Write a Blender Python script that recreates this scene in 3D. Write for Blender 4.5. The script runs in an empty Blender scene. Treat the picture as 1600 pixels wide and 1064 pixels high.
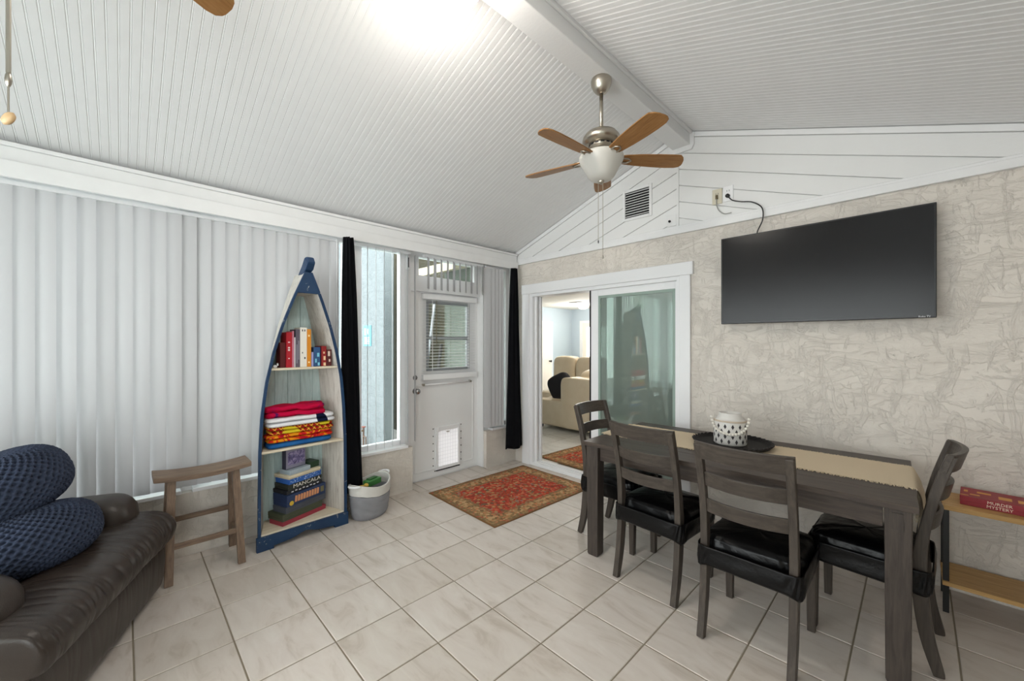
import bpy, bmesh, math, random
from mathutils import Vector, Matrix, noise
R = math.radians
random.seed(7)
scene = bpy.context.scene
C = scene.collection

# ---------------------------------------------------------------- camera, world, lights, exposure
cam_data = bpy.data.cameras.new('camera')
cam = bpy.data.objects.new('camera', cam_data); C.objects.link(cam)
cam.location = (3.523, -3.516, 1.463)
cam.rotation_euler = (R(90), 0, 0.79523)
cam_data.sensor_width = 36.0
cam_data.lens = 620.24 / 1600 * 36.0
cam_data.shift_y = 4.0 / 1600
cam_data.clip_start = 0.02
scene.camera = cam

SKY = 3.7
world = bpy.data.worlds.new('sky'); scene.world = world
world.use_nodes = True
wb = world.node_tree.nodes['Background']
wb.inputs[0].default_value = (1.0, 0.97, 0.982, 1)
wb.inputs[1].default_value = SKY

vs = scene.view_settings
vs.view_transform = 'Standard'; vs.look = 'None'; vs.gamma = 1.0; vs.use_curve_mapping = False
vs.exposure = 1.12

def portal(name, loc, rot, sx, sy):
    l = bpy.data.lights.new(name, 'AREA'); l.shape = 'RECTANGLE'; l.size = sx; l.size_y = sy
    l.cycles.is_portal = True
    o = bpy.data.objects.new(name, l); C.objects.link(o)
    o.location = loc; o.rotation_euler = rot
    return o
# sky light comes in through these openings (area light portals face into the room along local -Z)
portal('sky_portal_back', (2.08, -5.72, 1.4), (R(90), 0, 0), 3.9, 1.95)
portal('sky_portal_right', (4.30, -4.5, 1.4), (R(90), 0, R(90)), 1.2, 1.95)
portal('sky_portal_left', (-0.16, -1.2, 1.4), (R(90), 0, R(-90)), 1.9, 2.0)

LAMP = 36.0      # emission of the ceiling light's glass dome
INNER = 24.0     # watts of each ceiling lamp in the next room, one of them added

# ---------------------------------------------------------------- mesh helpers
class MB:
    def __init__(self):
        self.v = []; self.f = []
    def add(self, vs, fs):
        n = len(self.v)
        self.v += [tuple(p) for p in vs]
        self.f += [tuple(i + n for i in f) for f in fs]
        return self
    def box(self, x0, y0, z0, x1, y1, z1, m=None):
        vs = [Vector(p) for p in ((x0,y0,z0),(x1,y0,z0),(x1,y1,z0),(x0,y1,z0),(x0,y0,z1),(x1,y0,z1),(x1,y1,z1),(x0,y1,z1))]
        if m is not None: vs = [m @ p for p in vs]
        return self.add(vs, [(0,3,2,1),(4,5,6,7),(0,1,5,4),(1,2,6,5),(2,3,7,6),(3,0,4,7)])
    def cbox(self, c, s, m=None):
        return self.box(c[0]-s[0]/2, c[1]-s[1]/2, c[2]-s[2]/2, c[0]+s[0]/2, c[1]+s[1]/2, c[2]+s[2]/2, m)
    def bar(self, a, b, w, h, up=(0,0,1)):
        a = Vector(a); b = Vector(b); d = (b - a); L = d.length; d.normalize()
        s = d.cross(Vector(up)); s.normalize(); u = s.cross(d)
        m = Matrix((s, d, u)).transposed().to_4x4(); m.translation = a
        return self.box(-w/2, 0, -h/2, w/2, L, h/2, m)
    def sweep(self, pts, w, h, side=(1,0,0)):
        # rectangular section swept along pts; side = fixed direction of the width; w, h number or list
        n = len(pts); P = [Vector(p) for p in pts]; S = Vector(side).normalized()
        vs = []
        for i, p in enumerate(P):
            t = (P[min(i+1, n-1)] - P[max(i-1, 0)]).normalized()
            u = S.cross(t).normalized()
            ww = w[i] if isinstance(w, (list, tuple)) else w
            hh = h[i] if isinstance(h, (list, tuple)) else h
            vs += [p + S*ww/2 + u*hh/2, p - S*ww/2 + u*hh/2, p - S*ww/2 - u*hh/2, p + S*ww/2 - u*hh/2]
        fs = []
        for i in range(n-1):
            for k in range(4):
                a = i*4+k; b = i*4+(k+1)%4
                fs.append((a, b, b+4, a+4))
        fs.append((3,2,1,0)); e = (n-1)*4; fs.append((e,e+1,e+2,e+3))
        return self.add(vs, fs)
    def tube(self, pts, r, n=8, closed=False):
        P = [Vector(p) for p in pts]; N = len(P); vs = []; fs = []
        ref = Vector((0,0,1))
        prev = None
        for i, p in enumerate(P):
            if closed: t = (P[(i+1) % N] - P[i-1])
            else: t = (P[min(i+1, N-1)] - P[max(i-1, 0)])
            t.normalize()
            if prev is None:
                a = t.cross(ref)
                if a.length < .1: a = t.cross(Vector((1,0,0)))
            else:
                a = prev - t * prev.dot(t)
            a.normalize(); prev = a; b = t.cross(a)
            rr = r[i] if isinstance(r, (list, tuple)) else r
            for k in range(n):
                an = 2*math.pi*k/n
                vs.append(p + a*math.cos(an)*rr + b*math.sin(an)*rr)
        m = N if closed else N-1
        for i in range(m):
            j = (i+1) % N
            for k in range(n):
                k2 = (k+1) % n
                fs.append((i*n+k, i*n+k2, j*n+k2, j*n+k))
        if not closed:
            fs.append(tuple(range(n-1, -1, -1))); fs.append(tuple((N-1)*n+k for k in range(n)))
        return self.add(vs, fs)
    def lathe(self, prof, n=24, c=(0,0,0), m=None, sx=1, sy=1):
        vs = []; fs = []; K = len(prof)
        for r, z in prof:
            for k in range(n):
                a = 2*math.pi*k/n
                p = Vector((c[0]+r*sx*math.cos(a), c[1]+r*sy*math.sin(a), c[2]+z))
                vs.append(m @ p if m is not None else p)
        for i in range(K-1):
            for k in range(n):
                k2 = (k+1) % n
                fs.append((i*n+k, i*n+k2, (i+1)*n+k2, (i+1)*n+k))
        if prof[0][0] > 1e-6: fs.append(tuple(range(n-1, -1, -1)))
        if prof[-1][0] > 1e-6: fs.append(tuple((K-1)*n+k for k in range(n)))
        return self.add(vs, fs)
    def ball(self, c, r, n=10, m=6, mat=None):
        if not isinstance(r, (list, tuple)): r = (r, r, r)
        vs = []; fs = []
        for i in range(m+1):
            th = math.pi*i/m
            for k in range(n):
                a = 2*math.pi*k/n
                p = Vector((c[0]+r[0]*math.sin(th)*math.cos(a), c[1]+r[1]*math.sin(th)*math.sin(a), c[2]-r[2]*math.cos(th)))
                vs.append(mat @ p if mat is not None else p)
        for i in range(m):
            for k in range(n):
                k2 = (k+1) % n
                fs.append((i*n+k, i*n+k2, (i+1)*n+k2, (i+1)*n+k))
        return self.add(vs, fs)
    def prism(self, poly, a, b, axis='y'):
        # poly in the plane normal to axis: 'y' -> (x,z), 'x' -> (y,z), 'z' -> (x,y)
        f = {'y': lambda p, d: (p[0], d, p[1]), 'x': lambda p, d: (d, p[0], p[1]), 'z': lambda p, d: (p[0], p[1], d)}[axis]
        n = len(poly)
        vs = [f(p, a) for p in poly] + [f(p, b) for p in poly]
        fs = [tuple(range(n)), tuple(range(2*n-1, n-1, -1))] + [(i, i+n, (i+1) % n + n, (i+1) % n) for i in range(n)]
        return self.add(vs, fs)
    def grid(self, fn, nu, nv, cu=False, cv=False):
        vs = [fn(i/(nu if cu else nu-1), j/(nv if cv else nv-1)) for i in range(nu) for j in range(nv)]
        fs = []
        for i in range(nu if cu else nu-1):
            for j in range(nv if cv else nv-1):
                i2 = (i+1) % nu; j2 = (j+1) % nv
                fs.append((i*nv+j, i2*nv+j, i2*nv+j2, i*nv+j2))
        return self.add(vs, fs)
    def mesh(self, name, mat=None, smooth=False):
        me = bpy.data.meshes.new(name)
        me.from_pydata(self.v, [], self.f)
        bm = bmesh.new(); bm.from_mesh(me)
        bmesh.ops.recalc_face_normals(bm, faces=bm.faces[:]); bm.to_mesh(me); bm.free()
        if mat is not None: me.materials.append(mat)
        if smooth:
            for p in me.polygons: p.use_smooth = True
        return me
    def build(self, name, mat, parent=None, smooth=False, bevel=0, seg=2, loc=None, rotz=None):
        o = bpy.data.objects.new(name, self.mesh(name, mat, smooth)); C.objects.link(o)
        if parent is not None: o.parent = parent
        if loc is not None: o.location = loc
        if rotz is not None: o.rotation_euler.z = rotz
        if bevel:
            b = o.modifiers.new('bevel', 'BEVEL'); b.width = bevel; b.segments = seg; b.limit_method = 'ANGLE'; b.angle_limit = R(40)
        if smooth == 'auto':
            pass
        return o

def tag(o, label=None, cat=None, group=None, kind=None):
    if label: o['label'] = label
    if cat: o['category'] = cat
    if group: o['group'] = group
    if kind: o['kind'] = kind
    return o
def thing(name, label, cat, loc=(0,0,0), rotz=0, group=None):
    o = bpy.data.objects.new(name, None); C.objects.link(o); o.empty_display_size = .1
    o.location = loc; o.rotation_euler = (0, 0, rotz)
    return tag(o, label, cat, group)
def struct(o, label, cat):
    return tag(o, label, cat, kind='structure')
def inst(src, parent, loc=None, rot=None, name=None):
    c = src.copy(); C.objects.link(c); c.parent = parent
    if name: c.name = name
    if loc is not None: c.location = loc
    if rot is not None: c.rotation_euler = rot
    return c
def copy_tree(o, parent=None):
    c = o.copy(); C.objects.link(c); c.parent = parent
    for ch in list(o.children): copy_tree(ch, c)
    return c
def text(name, body, size, mat, parent, m, extrude=.0008, align='CENTER', sx=1.0):
    cu = bpy.data.curves.new(name, 'FONT'); cu.body = body; cu.size = size; cu.extrude = extrude
    cu.align_x = align; cu.align_y = 'CENTER'; cu.resolution_u = 2
    t = bpy.data.objects.new(name + '_tmp', cu); C.objects.link(t)
    bpy.context.view_layer.update()
    me = bpy.data.meshes.new_from_object(t.evaluated_get(bpy.context.evaluated_depsgraph_get()))
    bpy.data.objects.remove(t); bpy.data.curves.remove(cu)
    me.transform(m @ Matrix.Diagonal((sx, 1, 1, 1)))
    me.materials.clear(); me.materials.append(mat)
    o = bpy.data.objects.new(name, me); C.objects.link(o)
    if parent is not None: o.parent = parent
    return o
def frame_mat(origin, xdir, ydir):
    x = Vector(xdir).normalized(); y = Vector(ydir).normalized(); z = x.cross(y)
    m = Matrix((x, y, z)).transposed().to_4x4(); m.translation = Vector(origin)
    return m

# ---------------------------------------------------------------- materials
def srgb(h):
    h = h.lstrip('#')
    c = [int(h[i:i+2], 16)/255 for i in (0, 2, 4)]
    return tuple(((x/12.92) if x <= .04045 else ((x+.055)/1.055)**2.4) for x in c) + (1,)
class NT:
    def __init__(self, name):
        self.m = bpy.data.materials.new(name); self.m.use_nodes = True
        self.t = self.m.node_tree; self.b = self.t.nodes['Principled BSDF']
    def n(self, typ, **kw):
        nd = self.t.nodes.new(typ)
        for k, v in kw.items():
            if k.startswith('_'): setattr(nd, k[1:], v)
            else: nd.inputs[k].default_value = v
        return nd
    def l(self, a, b): self.t.links.new(a, b)
    def coord(self, kind='Object', scale=None, rot=None):
        tc = self.n('ShaderNodeTexCoord'); out = tc.outputs[kind]
        if scale is not None or rot is not None:
            mp = self.n('ShaderNodeMapping')
            if scale is not None: mp.inputs['Scale'].default_value = scale
            if rot is not None: mp.inputs['Rotation'].default_value = rot
            self.l(out, mp.inputs['Vector']); out = mp.outputs['Vector']
        return out
    def ramp(self, fac, stops, interp='LINEAR'):
        r = self.n('ShaderNodeValToRGB'); r.color_ramp.interpolation = interp
        e = r.color_ramp.elements
        while len(e) < len(stops): e.new(.5)
        for i, (p, c) in enumerate(stops):
            e[i].position = p; e[i].color = c if len(c) == 4 else tuple(c) + (1,)
        self.l(fac, r.inputs['Fac']); return r.outputs['Color']
    def mix(self, fac, a, b, typ='MIX'):
        x = self.n('ShaderNodeMix', _data_type='RGBA', _blend_type=typ)
        for sock, v in ((x.inputs[0], fac), (x.inputs[6], a), (x.inputs[7], b)):
            if hasattr(v, 'is_linked') or hasattr(v, 'links'): self.l(v, sock)
            else: sock.default_value = v
        return x.outputs[2]
    def math(self, op, a, b=0.0, c=0.0):
        x = self.n('ShaderNodeMath', _operation=op)
        for s, v in zip(x.inputs, (a, b, c)):
            if hasattr(v, 'links'): self.l(v, s)
            else: s.default_value = v
        return x.outputs[0]
    def noise(self, vec, scale, detail=4, rough=.55, dist=0.0):
        x = self.n('ShaderNodeTexNoise'); x.inputs['Scale'].default_value = scale; x.inputs['Detail'].default_value = detail
        x.inputs['Roughness'].default_value = rough; x.inputs['Distortion'].default_value = dist
        if vec is not None: self.l(vec, x.inputs['Vector'])
        return x.outputs['Fac']
    def vor(self, vec, scale, feature='F1', out='Distance', rnd=1.0):
        x = self.n('ShaderNodeTexVoronoi', _feature=feature); x.inputs['Scale'].default_value = scale
        x.inputs['Randomness'].default_value = rnd
        if vec is not None: self.l(vec, x.inputs['Vector'])
        return x.outputs[out]
    def bump(self, h, strength=.3, dist=.01, normal=None):
        x = self.n('ShaderNodeBump'); x.inputs['Strength'].default_value = strength; x.inputs['Distance'].default_value = dist
        self.l(h, x.inputs['Height'])
        if normal is not None: self.l(normal, x.inputs['Normal'])
        return x.outputs['Normal']
    def set(self, color=None, rough=None, metal=None, normal=None, spec=None):
        for k, v in (('Base Color', color), ('Roughness', rough), ('Metallic', metal), ('Normal', normal), ('Specular IOR Level', spec)):
            if v is None: continue
            if hasattr(v, 'links'): self.l(v, self.b.inputs[k])
            else: self.b.inputs[k].default_value = v
        return self.m
def plain(name, hexc, rough=.5, metal=0, bump=None, var=.0, spec=None):
    nt = NT(name); c = srgb(hexc); col = c; nrm = None
    if var or bump: co = nt.coord('Object')
    if var:
        n = nt.noise(co, 9, 5)
        col = nt.ramp(n, [(.3, tuple(x*(1-var) for x in c[:3])), (.7, tuple(min(1, x*(1+var)) for x in c[:3]))])
    if bump:
        nrm = nt.bump(nt.noise(co, bump[0], 4), bump[1], bump[2])
    return nt.set(col, rough, metal, nrm, spec)
def wood(name, dark, mid, light, scale=1.0, axis='x', rough=.45):
    nt = NT(name)
    s = {'x': (1.2, 14, 14), 'y': (14, 1.2, 14), 'z': (14, 14, 1.2)}[axis]
    co = nt.coord('Object', tuple(k*scale for k in s))
    n = nt.noise(co, 4, 6, .65, .6)
    col = nt.ramp(n, [(.28, srgb(dark)), (.5, srgb(mid)), (.75, srgb(light))])
    return nt.set(col, rough, 0, nt.bump(n, .12, .003), .22)

def tile_mat(name, base, warm, dirt):
    nt = NT(name)
    oi = nt.n('ShaderNodeObjectInfo')
    tc = nt.coord('Object')
    va = nt.n('ShaderNodeVectorMath', _operation='MULTIPLY_ADD'); va.inputs[1].default_value = (1, 1, 1)
    nt.l(tc, va.inputs[0])
    cv = nt.n('ShaderNodeCombineXYZ')
    nt.l(nt.math('MULTIPLY', oi.outputs['Random'], 37.0), cv.inputs[0]); nt.l(nt.math('MULTIPLY', oi.outputs['Random'], 91.0), cv.inputs[1])
    nt.l(cv.outputs[0], va.inputs[2])
    mp = nt.n('ShaderNodeMapping'); mp.inputs['Rotation'].default_value = (0, 0, .6); mp.inputs['Scale'].default_value = (2.2, 7, 2); nt.l(va.outputs[0], mp.inputs['Vector'])
    n1 = nt.noise(mp.outputs[0], 1.6, 8, .62, .8)
    n2 = nt.noise(va.outputs[0], 3.0, 3)
    col = nt.ramp(n1, [(.30, srgb(dirt)), (.46, srgb(base)), (.75, srgb(warm))])
    tint = nt.ramp(oi.outputs['Random'], [(0, (.90, .89, .87)), (.5, (.97, .97, .97)), (1, (1, 1, 1))])
    col = nt.mix(1.0, col, tint, 'MULTIPLY')
    rg = nt.math('MULTIPLY_ADD', n2, .2, .28)
    return nt.set(col, rg, 0, nt.bump(n1, .12, .004))
M = {}
M['tile'] = tile_mat('floor_tile', '#d2c8bf', '#dcd4cc', '#bfb3a7')
M['tile_inner'] = tile_mat('inner_tile', '#dcdad4', '#e8e6e2', '#c9c6c0')
M['grout'] = plain('grout', '#8d8270', .9, bump=(80, .3, .002))
def stucco(name, hexc, dark, k=1.0):
    nt = NT(name); co = nt.coord('Object')
    w = nt.noise(co, 2.2, 4, .6, .8)
    mp = nt.n('ShaderNodeMapping'); mp.inputs['Scale'].default_value = (1, 1, 2.6); mp.inputs['Rotation'].default_value = (.3, .6, .2); nt.l(co, mp.inputs['Vector'])
    a = nt.ramp(nt.noise(mp.outputs[0], 4.2, 7, .62, .9), [(.46, (0, 0, 0)), (.51, (1, 1, 1)), (.64, (.2, .2, .2))])
    mp2 = nt.n('ShaderNodeMapping'); mp2.inputs['Scale'].default_value = (2.0, 2.0, .7); mp2.inputs['Location'].default_value = (7.3, 2.1, 4.4); mp2.inputs['Rotation'].default_value = (-.4, -.6, .2); nt.l(co, mp2.inputs['Vector'])
    b = nt.ramp(nt.noise(mp2.outputs[0], 5.5, 7, .62, 1.2), [(.52, (0, 0, 0)), (.565, (1, 1, 1)), (.70, (.1, .1, .1))])
    fine = nt.noise(co, 60, 3)
    h = nt.math('ADD', nt.math('MULTIPLY', a, .5), nt.math('ADD', nt.math('MULTIPLY', b, .5), nt.math('MULTIPLY', fine, .14)))
    col = nt.mix(nt.math('MULTIPLY', nt.ramp(w, [(.35, (0, 0, 0)), (.7, (1, 1, 1))]), .5), srgb(hexc), srgb(dark))
    return nt.set(col, .85, 0, nt.bump(h, .65*k, .012), .25)
M['stucco'] = stucco('stucco', '#e3dcd3', '#d7cfc5')
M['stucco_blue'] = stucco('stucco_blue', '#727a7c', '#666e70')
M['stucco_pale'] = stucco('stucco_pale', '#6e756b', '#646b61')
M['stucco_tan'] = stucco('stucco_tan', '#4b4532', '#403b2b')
M['white'] = plain('white_paint', '#e8e8e8', .45, var=.02)
M['vinyl'] = plain('white_vinyl', '#efeff0', .35)
M['ceil'] = plain('beadboard_paint', '#e4e4e4', .38, var=.012)
M['beam'] = plain('beam_paint', '#e2e2e2', .45, bump=(60, .25, .003))
M['board'] = plain('gable_board', '#e4e4e3', .5, bump=(40, .3, .003))
M['doorp'] = plain('door_paint', '#ececec', .4)
def slat_mat():
    nt = NT('blind_slat'); nt.b.inputs['Base Color'].default_value = srgb('#bdbdbf'); nt.b.inputs['Roughness'].default_value = .45
    tr = nt.n('ShaderNodeBsdfTranslucent'); tr.inputs['Color'].default_value = srgb('#e8e8ea')
    mx = nt.n('ShaderNodeMixShader'); mx.inputs[0].default_value = .035
    nt.l(nt.b.outputs[0], mx.inputs[1]); nt.l(tr.outputs[0], mx.inputs[2])
    nt.l(mx.outputs[0], nt.t.nodes['Material Output'].inputs[0]); return nt.m
M['slat'] = slat_mat()
def glass(name, tint, refl, rough=0.0):
    nt = NT(name); nt.t.nodes.remove(nt.b)
    tr = nt.n('ShaderNodeBsdfTransparent'); tr.inputs[0].default_value = tint
    gl = nt.n('ShaderNodeBsdfGlossy'); gl.inputs['Roughness'].default_value = rough; gl.inputs['Color'].default_value = (.9, 1, .95, 1)
    fr = nt.n('ShaderNodeFresnel'); fr.inputs[0].default_value = 1.5
    mx = nt.n('ShaderNodeMixShader'); nt.l(nt.math('MULTIPLY_ADD', fr.outputs[0], .9, refl), mx.inputs[0])
    nt.l(tr.outputs[0], mx.inputs[1]); nt.l(gl.outputs[0], mx.inputs[2])
    nt.l(mx.outputs[0], nt.t.nodes['Material Output'].inputs[0]); return nt.m
M['glass'] = glass('window_glass', (.92, .96, .96, 1), .0)
def film_glass():
    nt = NT('tinted_door_glass'); nt.set(srgb('#8d9c93'), .6, 0)
    gl = nt.n('ShaderNodeBsdfGlossy'); gl.inputs['Roughness'].default_value = .01; gl.inputs['Color'].default_value = (.92, 1, .96, 1)
    tr = nt.n('ShaderNodeBsdfTransparent'); tr.inputs[0].default_value = (.36, .43, .39, 1)
    m1 = nt.n('ShaderNodeMixShader'); m1.inputs[0].default_value = .4
    nt.l(nt.b.outputs[0], m1.inputs[1]); nt.l(tr.outputs[0], m1.inputs[2])
    fr = nt.n('ShaderNodeFresnel'); fr.inputs[0].default_value = 1.5
    m2 = nt.n('ShaderNodeMixShader'); nt.l(nt.math('MULTIPLY_ADD', fr.outputs[0], .8, .16), m2.inputs[0])
    nt.l(m1.outputs[0], m2.inputs[1]); nt.l(gl.outputs[0], m2.inputs[2])
    nt.l(m2.outputs[0], nt.t.nodes['Material Output'].inputs[0]); return nt.m
M['film'] = film_glass()
M['nickel'] = plain('brushed_nickel', '#b9b2a6', .28, 1.0)
M['dark_metal'] = plain('dark_metal', '#2a2a2b', .5, .6)
M['chrome'] = plain('chrome', '#a9a9aa', .15, 1.0)
M['blade'] = wood('fan_blade_wood', '#7d5630', '#94693d', '#a67b4d', 1.5, 'x', .35)
M['blade_edge'] = plain('blade_edge', '#3f2a1a', .5)
M['black'] = plain('black_plastic', '#0c0c0d', .35)
M['cord_black'] = plain('black_cord', '#232425', .5)
M['cord_grey'] = plain('grey_cord', '#9a9a96', .5)
M['screen'] = plain('tv_screen', '#101011', .24, spec=.30)
M['table'] = wood('grey_stained_wood', '#352e2a', '#473e38', '#594e45', 1.0, 'x', .42)
M['table_z'] = wood('grey_stained_wood_leg', '#332d2a', '#433c37', '#534a43', 1.0, 'z', .45)
M['chair'] = wood('grey_chair_wood', '#39332e', '#48413b', '#574f47', 1.0, 'z', .38)
M['chair_x'] = wood('grey_chair_rail', '#39332e', '#48413b', '#574f47', 1.0, 'x', .38)
M['vinyl_black'] = plain('black_vinyl', '#050506', .33, bump=(18, .45, .010), spec=.25)
M['stool'] = wood('stool_wood', '#66554a', '#7d6959', '#927c69', 1.2, 'y', .5)
M['stool_z'] = wood('stool_wood_leg', '#66554a', '#7d6959', '#927c69', 1.2, 'z', .5)
M['oak'] = wood('console_oak', '#a5814f', '#bf9862', '#cfab78', 1.0, 'x', .4)
def leather(name, hexc, hi, rough=.32):
    nt = NT(name); co = nt.coord('Object')
    n = nt.noise(co, 5, 5); g = nt.vor(co, 260)
    col = nt.ramp(n, [(.3, srgb(hexc)), (.75, srgb(hi))])
    return nt.set(col, rough, 0, nt.bump(nt.math('ADD', nt.math('MULTIPLY', n, .8), nt.math('MULTIPLY', g, .2)), .25, .006))
M['leather'] = leather('brown_leather', '#2a221d', '#352c26', .36)
M['leather_cream'] = leather('cream_leather', '#d8c6a8', '#e2d3b8', .45)
M['knit'] = plain('navy_knit', '#2b3448', .95, bump=(160, .4, .003), var=.18)
M['velvet'] = plain('black_velvet', '#0b0c10', .9, var=.1, spec=.15)
def weathered(name, a, b, c, axis='z'):
    nt = NT(name); s = {'z': (16, 16, 1.6), 'y': (16, 1.6, 16)}[axis]
    n = nt.noise(nt.coord('Object', s), 3, 8, .7, .4)
    n2 = nt.noise(nt.coord('Object'), 5, 3)
    col = nt.ramp(n, [(.25, srgb(a)), (.48, srgb(b)), (.8, srgb(c))])
    col = nt.mix(nt.math('MULTIPLY', n2, .25), col, srgb(c))
    return nt.set(col, .8, 0, nt.bump(n, .3, .003))
M['wash'] = weathered('whitewashed_wood', '#8a8076', '#bfb8af', '#dad5cd')
M['wash_aqua'] = weathered('aqua_washed_wood', '#8a9a97', '#b4cac9', '#d2dfde')
M['wash_shelf'] = weathered('cream_shelf_wood', '#b8a88c', '#d8ccb4', '#e6ddca', 'y')
def chipped():
    nt = NT('chipped_blue_paint'); co = nt.coord('Object')
    n = nt.noise(co, 16, 8, .75, .5); n2 = nt.noise(co, 3, 3)
    chips = nt.ramp(n, [(.625, (0, 0, 0)), (.66, (1, 1, 1))])
    blue = nt.ramp(n2, [(.3, srgb('#0d2a4b')), (.7, srgb('#153b5f'))])
    return nt.set(nt.mix(chips, blue, srgb('#b9b9b0')), .55, 0, nt.bump(n, .2, .003))
M['blue'] = chipped()
def rug_mat(name, hx, hy):
    nt = NT(name); co = nt.coord('Object')
    sep = nt.n('ShaderNodeSeparateXYZ'); nt.l(co, sep.inputs[0])
    dx = nt.math('SUBTRACT', hx, nt.math('ABSOLUTE', sep.outputs[0])); dy = nt.math('SUBTRACT', hy, nt.math('ABSOLUTE', sep.outputs[1]))
    d = nt.math('MINIMUM', dx, dy)
    v1 = nt.vor(co, 13, out='Distance'); v1c = nt.vor(co, 13, out='Color')
    v2c = nt.vor(co, 42, out='Color'); v2 = nt.vor(co, 42)
    sc1 = nt.n('ShaderNodeSeparateColor'); nt.l(v1c, sc1.inputs[0]); sc2 = nt.n('ShaderNodeSeparateColor'); nt.l(v2c, sc2.inputs[0])
    n = nt.noise(co, 26, 6, .7, 1.0)
    field = nt.ramp(sc2.outputs[0], [(0, srgb('#8f2a25')), (.28, srgb('#b53a30')), (.5, srgb('#c04a38')), (.66, srgb('#c8714f')), (.78, srgb('#a59468')), (.88, srgb('#5c5a4a')), (.95, srgb('#8a8478'))], 'CONSTANT')
    flower = nt.ramp(v1, [(0, srgb('#c9a35c')), (.16, srgb('#7c7a5e')), (.26, srgb('#b23a20')), (.36, srgb('#5b3a26')), (.42, srgb('#a92a18'))], 'CONSTANT')
    fmask = nt.ramp(v1, [(.0, (1, 1, 1)), (.36, (1, 1, 1)), (.42, (0, 0, 0))], 'CONSTANT')
    field = nt.mix(nt.math('MULTIPLY', fmask, .75), field, flower)
    bord = nt.ramp(sc2.outputs[1], [(0, srgb('#a2845a')), (.25, srgb('#bfa177')), (.5, srgb('#84744f')), (.68, srgb('#bd7f58')), (.85, srgb('#665a40'))], 'CONSTANT')
    guard = nt.ramp(sc2.outputs[2], [(0, srgb('#74684a')), (.5, srgb('#948159')), (.8, srgb('#a85544'))], 'CONSTANT')
    k = nt.ramp(d, [(0, (0, 0, 0)), (.012, (.25, .25, .25)), (.05, (.5, .5, .5)), (.15, (.25, .25, .25)), (.18, (1, 1, 1))], 'CONSTANT')
    c = nt.mix(nt.math('GREATER_THAN', d, .18), guard, field)
    inb = nt.math('MULTIPLY', nt.math('GREATER_THAN', d, .05), nt.math('LESS_THAN', d, .15))
    c = nt.mix(inb, c, bord)
    c = nt.mix(nt.math('LESS_THAN', d, .012), c, srgb('#6a5433'))
    c = nt.mix(nt.math('MULTIPLY', n, .35), c, srgb('#b9785a'))
    return nt.set(c, .95, 0, nt.bump(nt.noise(co, 300, 2), .5, .003), .1)
M['petflap'] = None
def emit(name, col, s):
    nt = NT(name); nt.t.nodes.remove(nt.b)
    e = nt.n('ShaderNodeEmission'); e.inputs[0].default_value = col; e.inputs[1].default_value = s
    nt.l(e.outputs[0], nt.t.nodes['Material Output'].inputs[0]); return nt.m
M['dome'] = emit('lit_glass_dome', (1.0, .93, .84, 1), LAMP)
M['inner_dome'] = emit('lit_inner_dome', (1.0, .95, .88, 1), 5.0)
def frosted():
    nt = NT('frosted_bowl'); nt.set(srgb('#e2e0da'), .35)
    tr = nt.n('ShaderNodeBsdfTranslucent'); tr.inputs[0].default_value = srgb('#f0eee8')
    mx = nt.n('ShaderNodeMixShader'); mx.inputs[0].default_value = .35
    nt.l(nt.b.outputs[0], mx.inputs[1]); nt.l(tr.outputs[0], mx.inputs[2]); nt.l(mx.outputs[0], nt.t.nodes['Material Output'].inputs[0]); return nt.m
M['frost'] = frosted()
def flap_mat():
    nt = NT('pet_flap_plastic'); nt.set(srgb('#f0f1f3'), .4)
    tr = nt.n('ShaderNodeBsdfTranslucent'); tr.inputs[0].default_value = srgb('#f2f2f2')
    mx = nt.n('ShaderNodeMixShader'); mx.inputs[0].default_value = .45
    nt.l(nt.b.outputs[0], mx.inputs[1]); nt.l(tr.outputs[0], mx.inputs[2]); nt.l(mx.outputs[0], nt.t.nodes['Material Output'].inputs[0]); return nt.m
M['petflap'] = flap_mat()

# ================================================================ THE SETTING
T = .355; X0, X1, Y0, Y1 = 0.0, 4.16, -5.6, 0.0
RX, RZ, SL = 2.08, 3.318, .355            # ridge and slope
def roof(x): return RZ - SL*abs(x - RX)

floor = struct(MB().box(-.2, Y0, -.08, X1, 0.0, -.004).build('floor', M['grout']), 'porch floor laid with square beige stone-look ceramic tiles', 'floor')
g = .0035
tile_cache = {}
def tile(x0, y0, x1, y1, parent, mat, z=0.0):
    sx, sy = x1-x0-2*g, y1-y0-2*g
    if sx < .012 or sy < .012: return
    key = (round(sx, 3), round(sy, 3), mat)
    if key not in tile_cache:
        b = .003; mb = MB()
        a, c = sx/2, sy/2
        vs_ = [(-a,-c,-.006),(a,-c,-.006),(a,c,-.006),(-a,c,-.006),(-a,-c,-b*.6),(a,-c,-b*.6),(a,c,-b*.6),(-a,c,-b*.6),(-a+b,-c+b,0),(a-b,-c+b,0),(a-b,c-b,0),(-a+b,c-b,0)]
        mb.add(vs_, [(3,2,1,0),(0,1,5,4),(1,2,6,5),(2,3,7,6),(3,0,4,7),(4,5,9,8),(5,6,10,9),(6,7,11,10),(7,4,8,11),(8,9,10,11)])
        tile_cache[key] = mb.mesh('tile', M[mat])
    o = bpy.data.objects.new('tile', tile_cache[key]); C.objects.link(o); o.parent = parent
    o.location = ((x0+x1)/2, (y0+y1)/2, z + random.uniform(-.0006, .0006))
xs = [.82 + T*j for j in range(-3, 11)]; ys = [-3.48 + T*i for i in range(-7, 12)]
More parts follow.
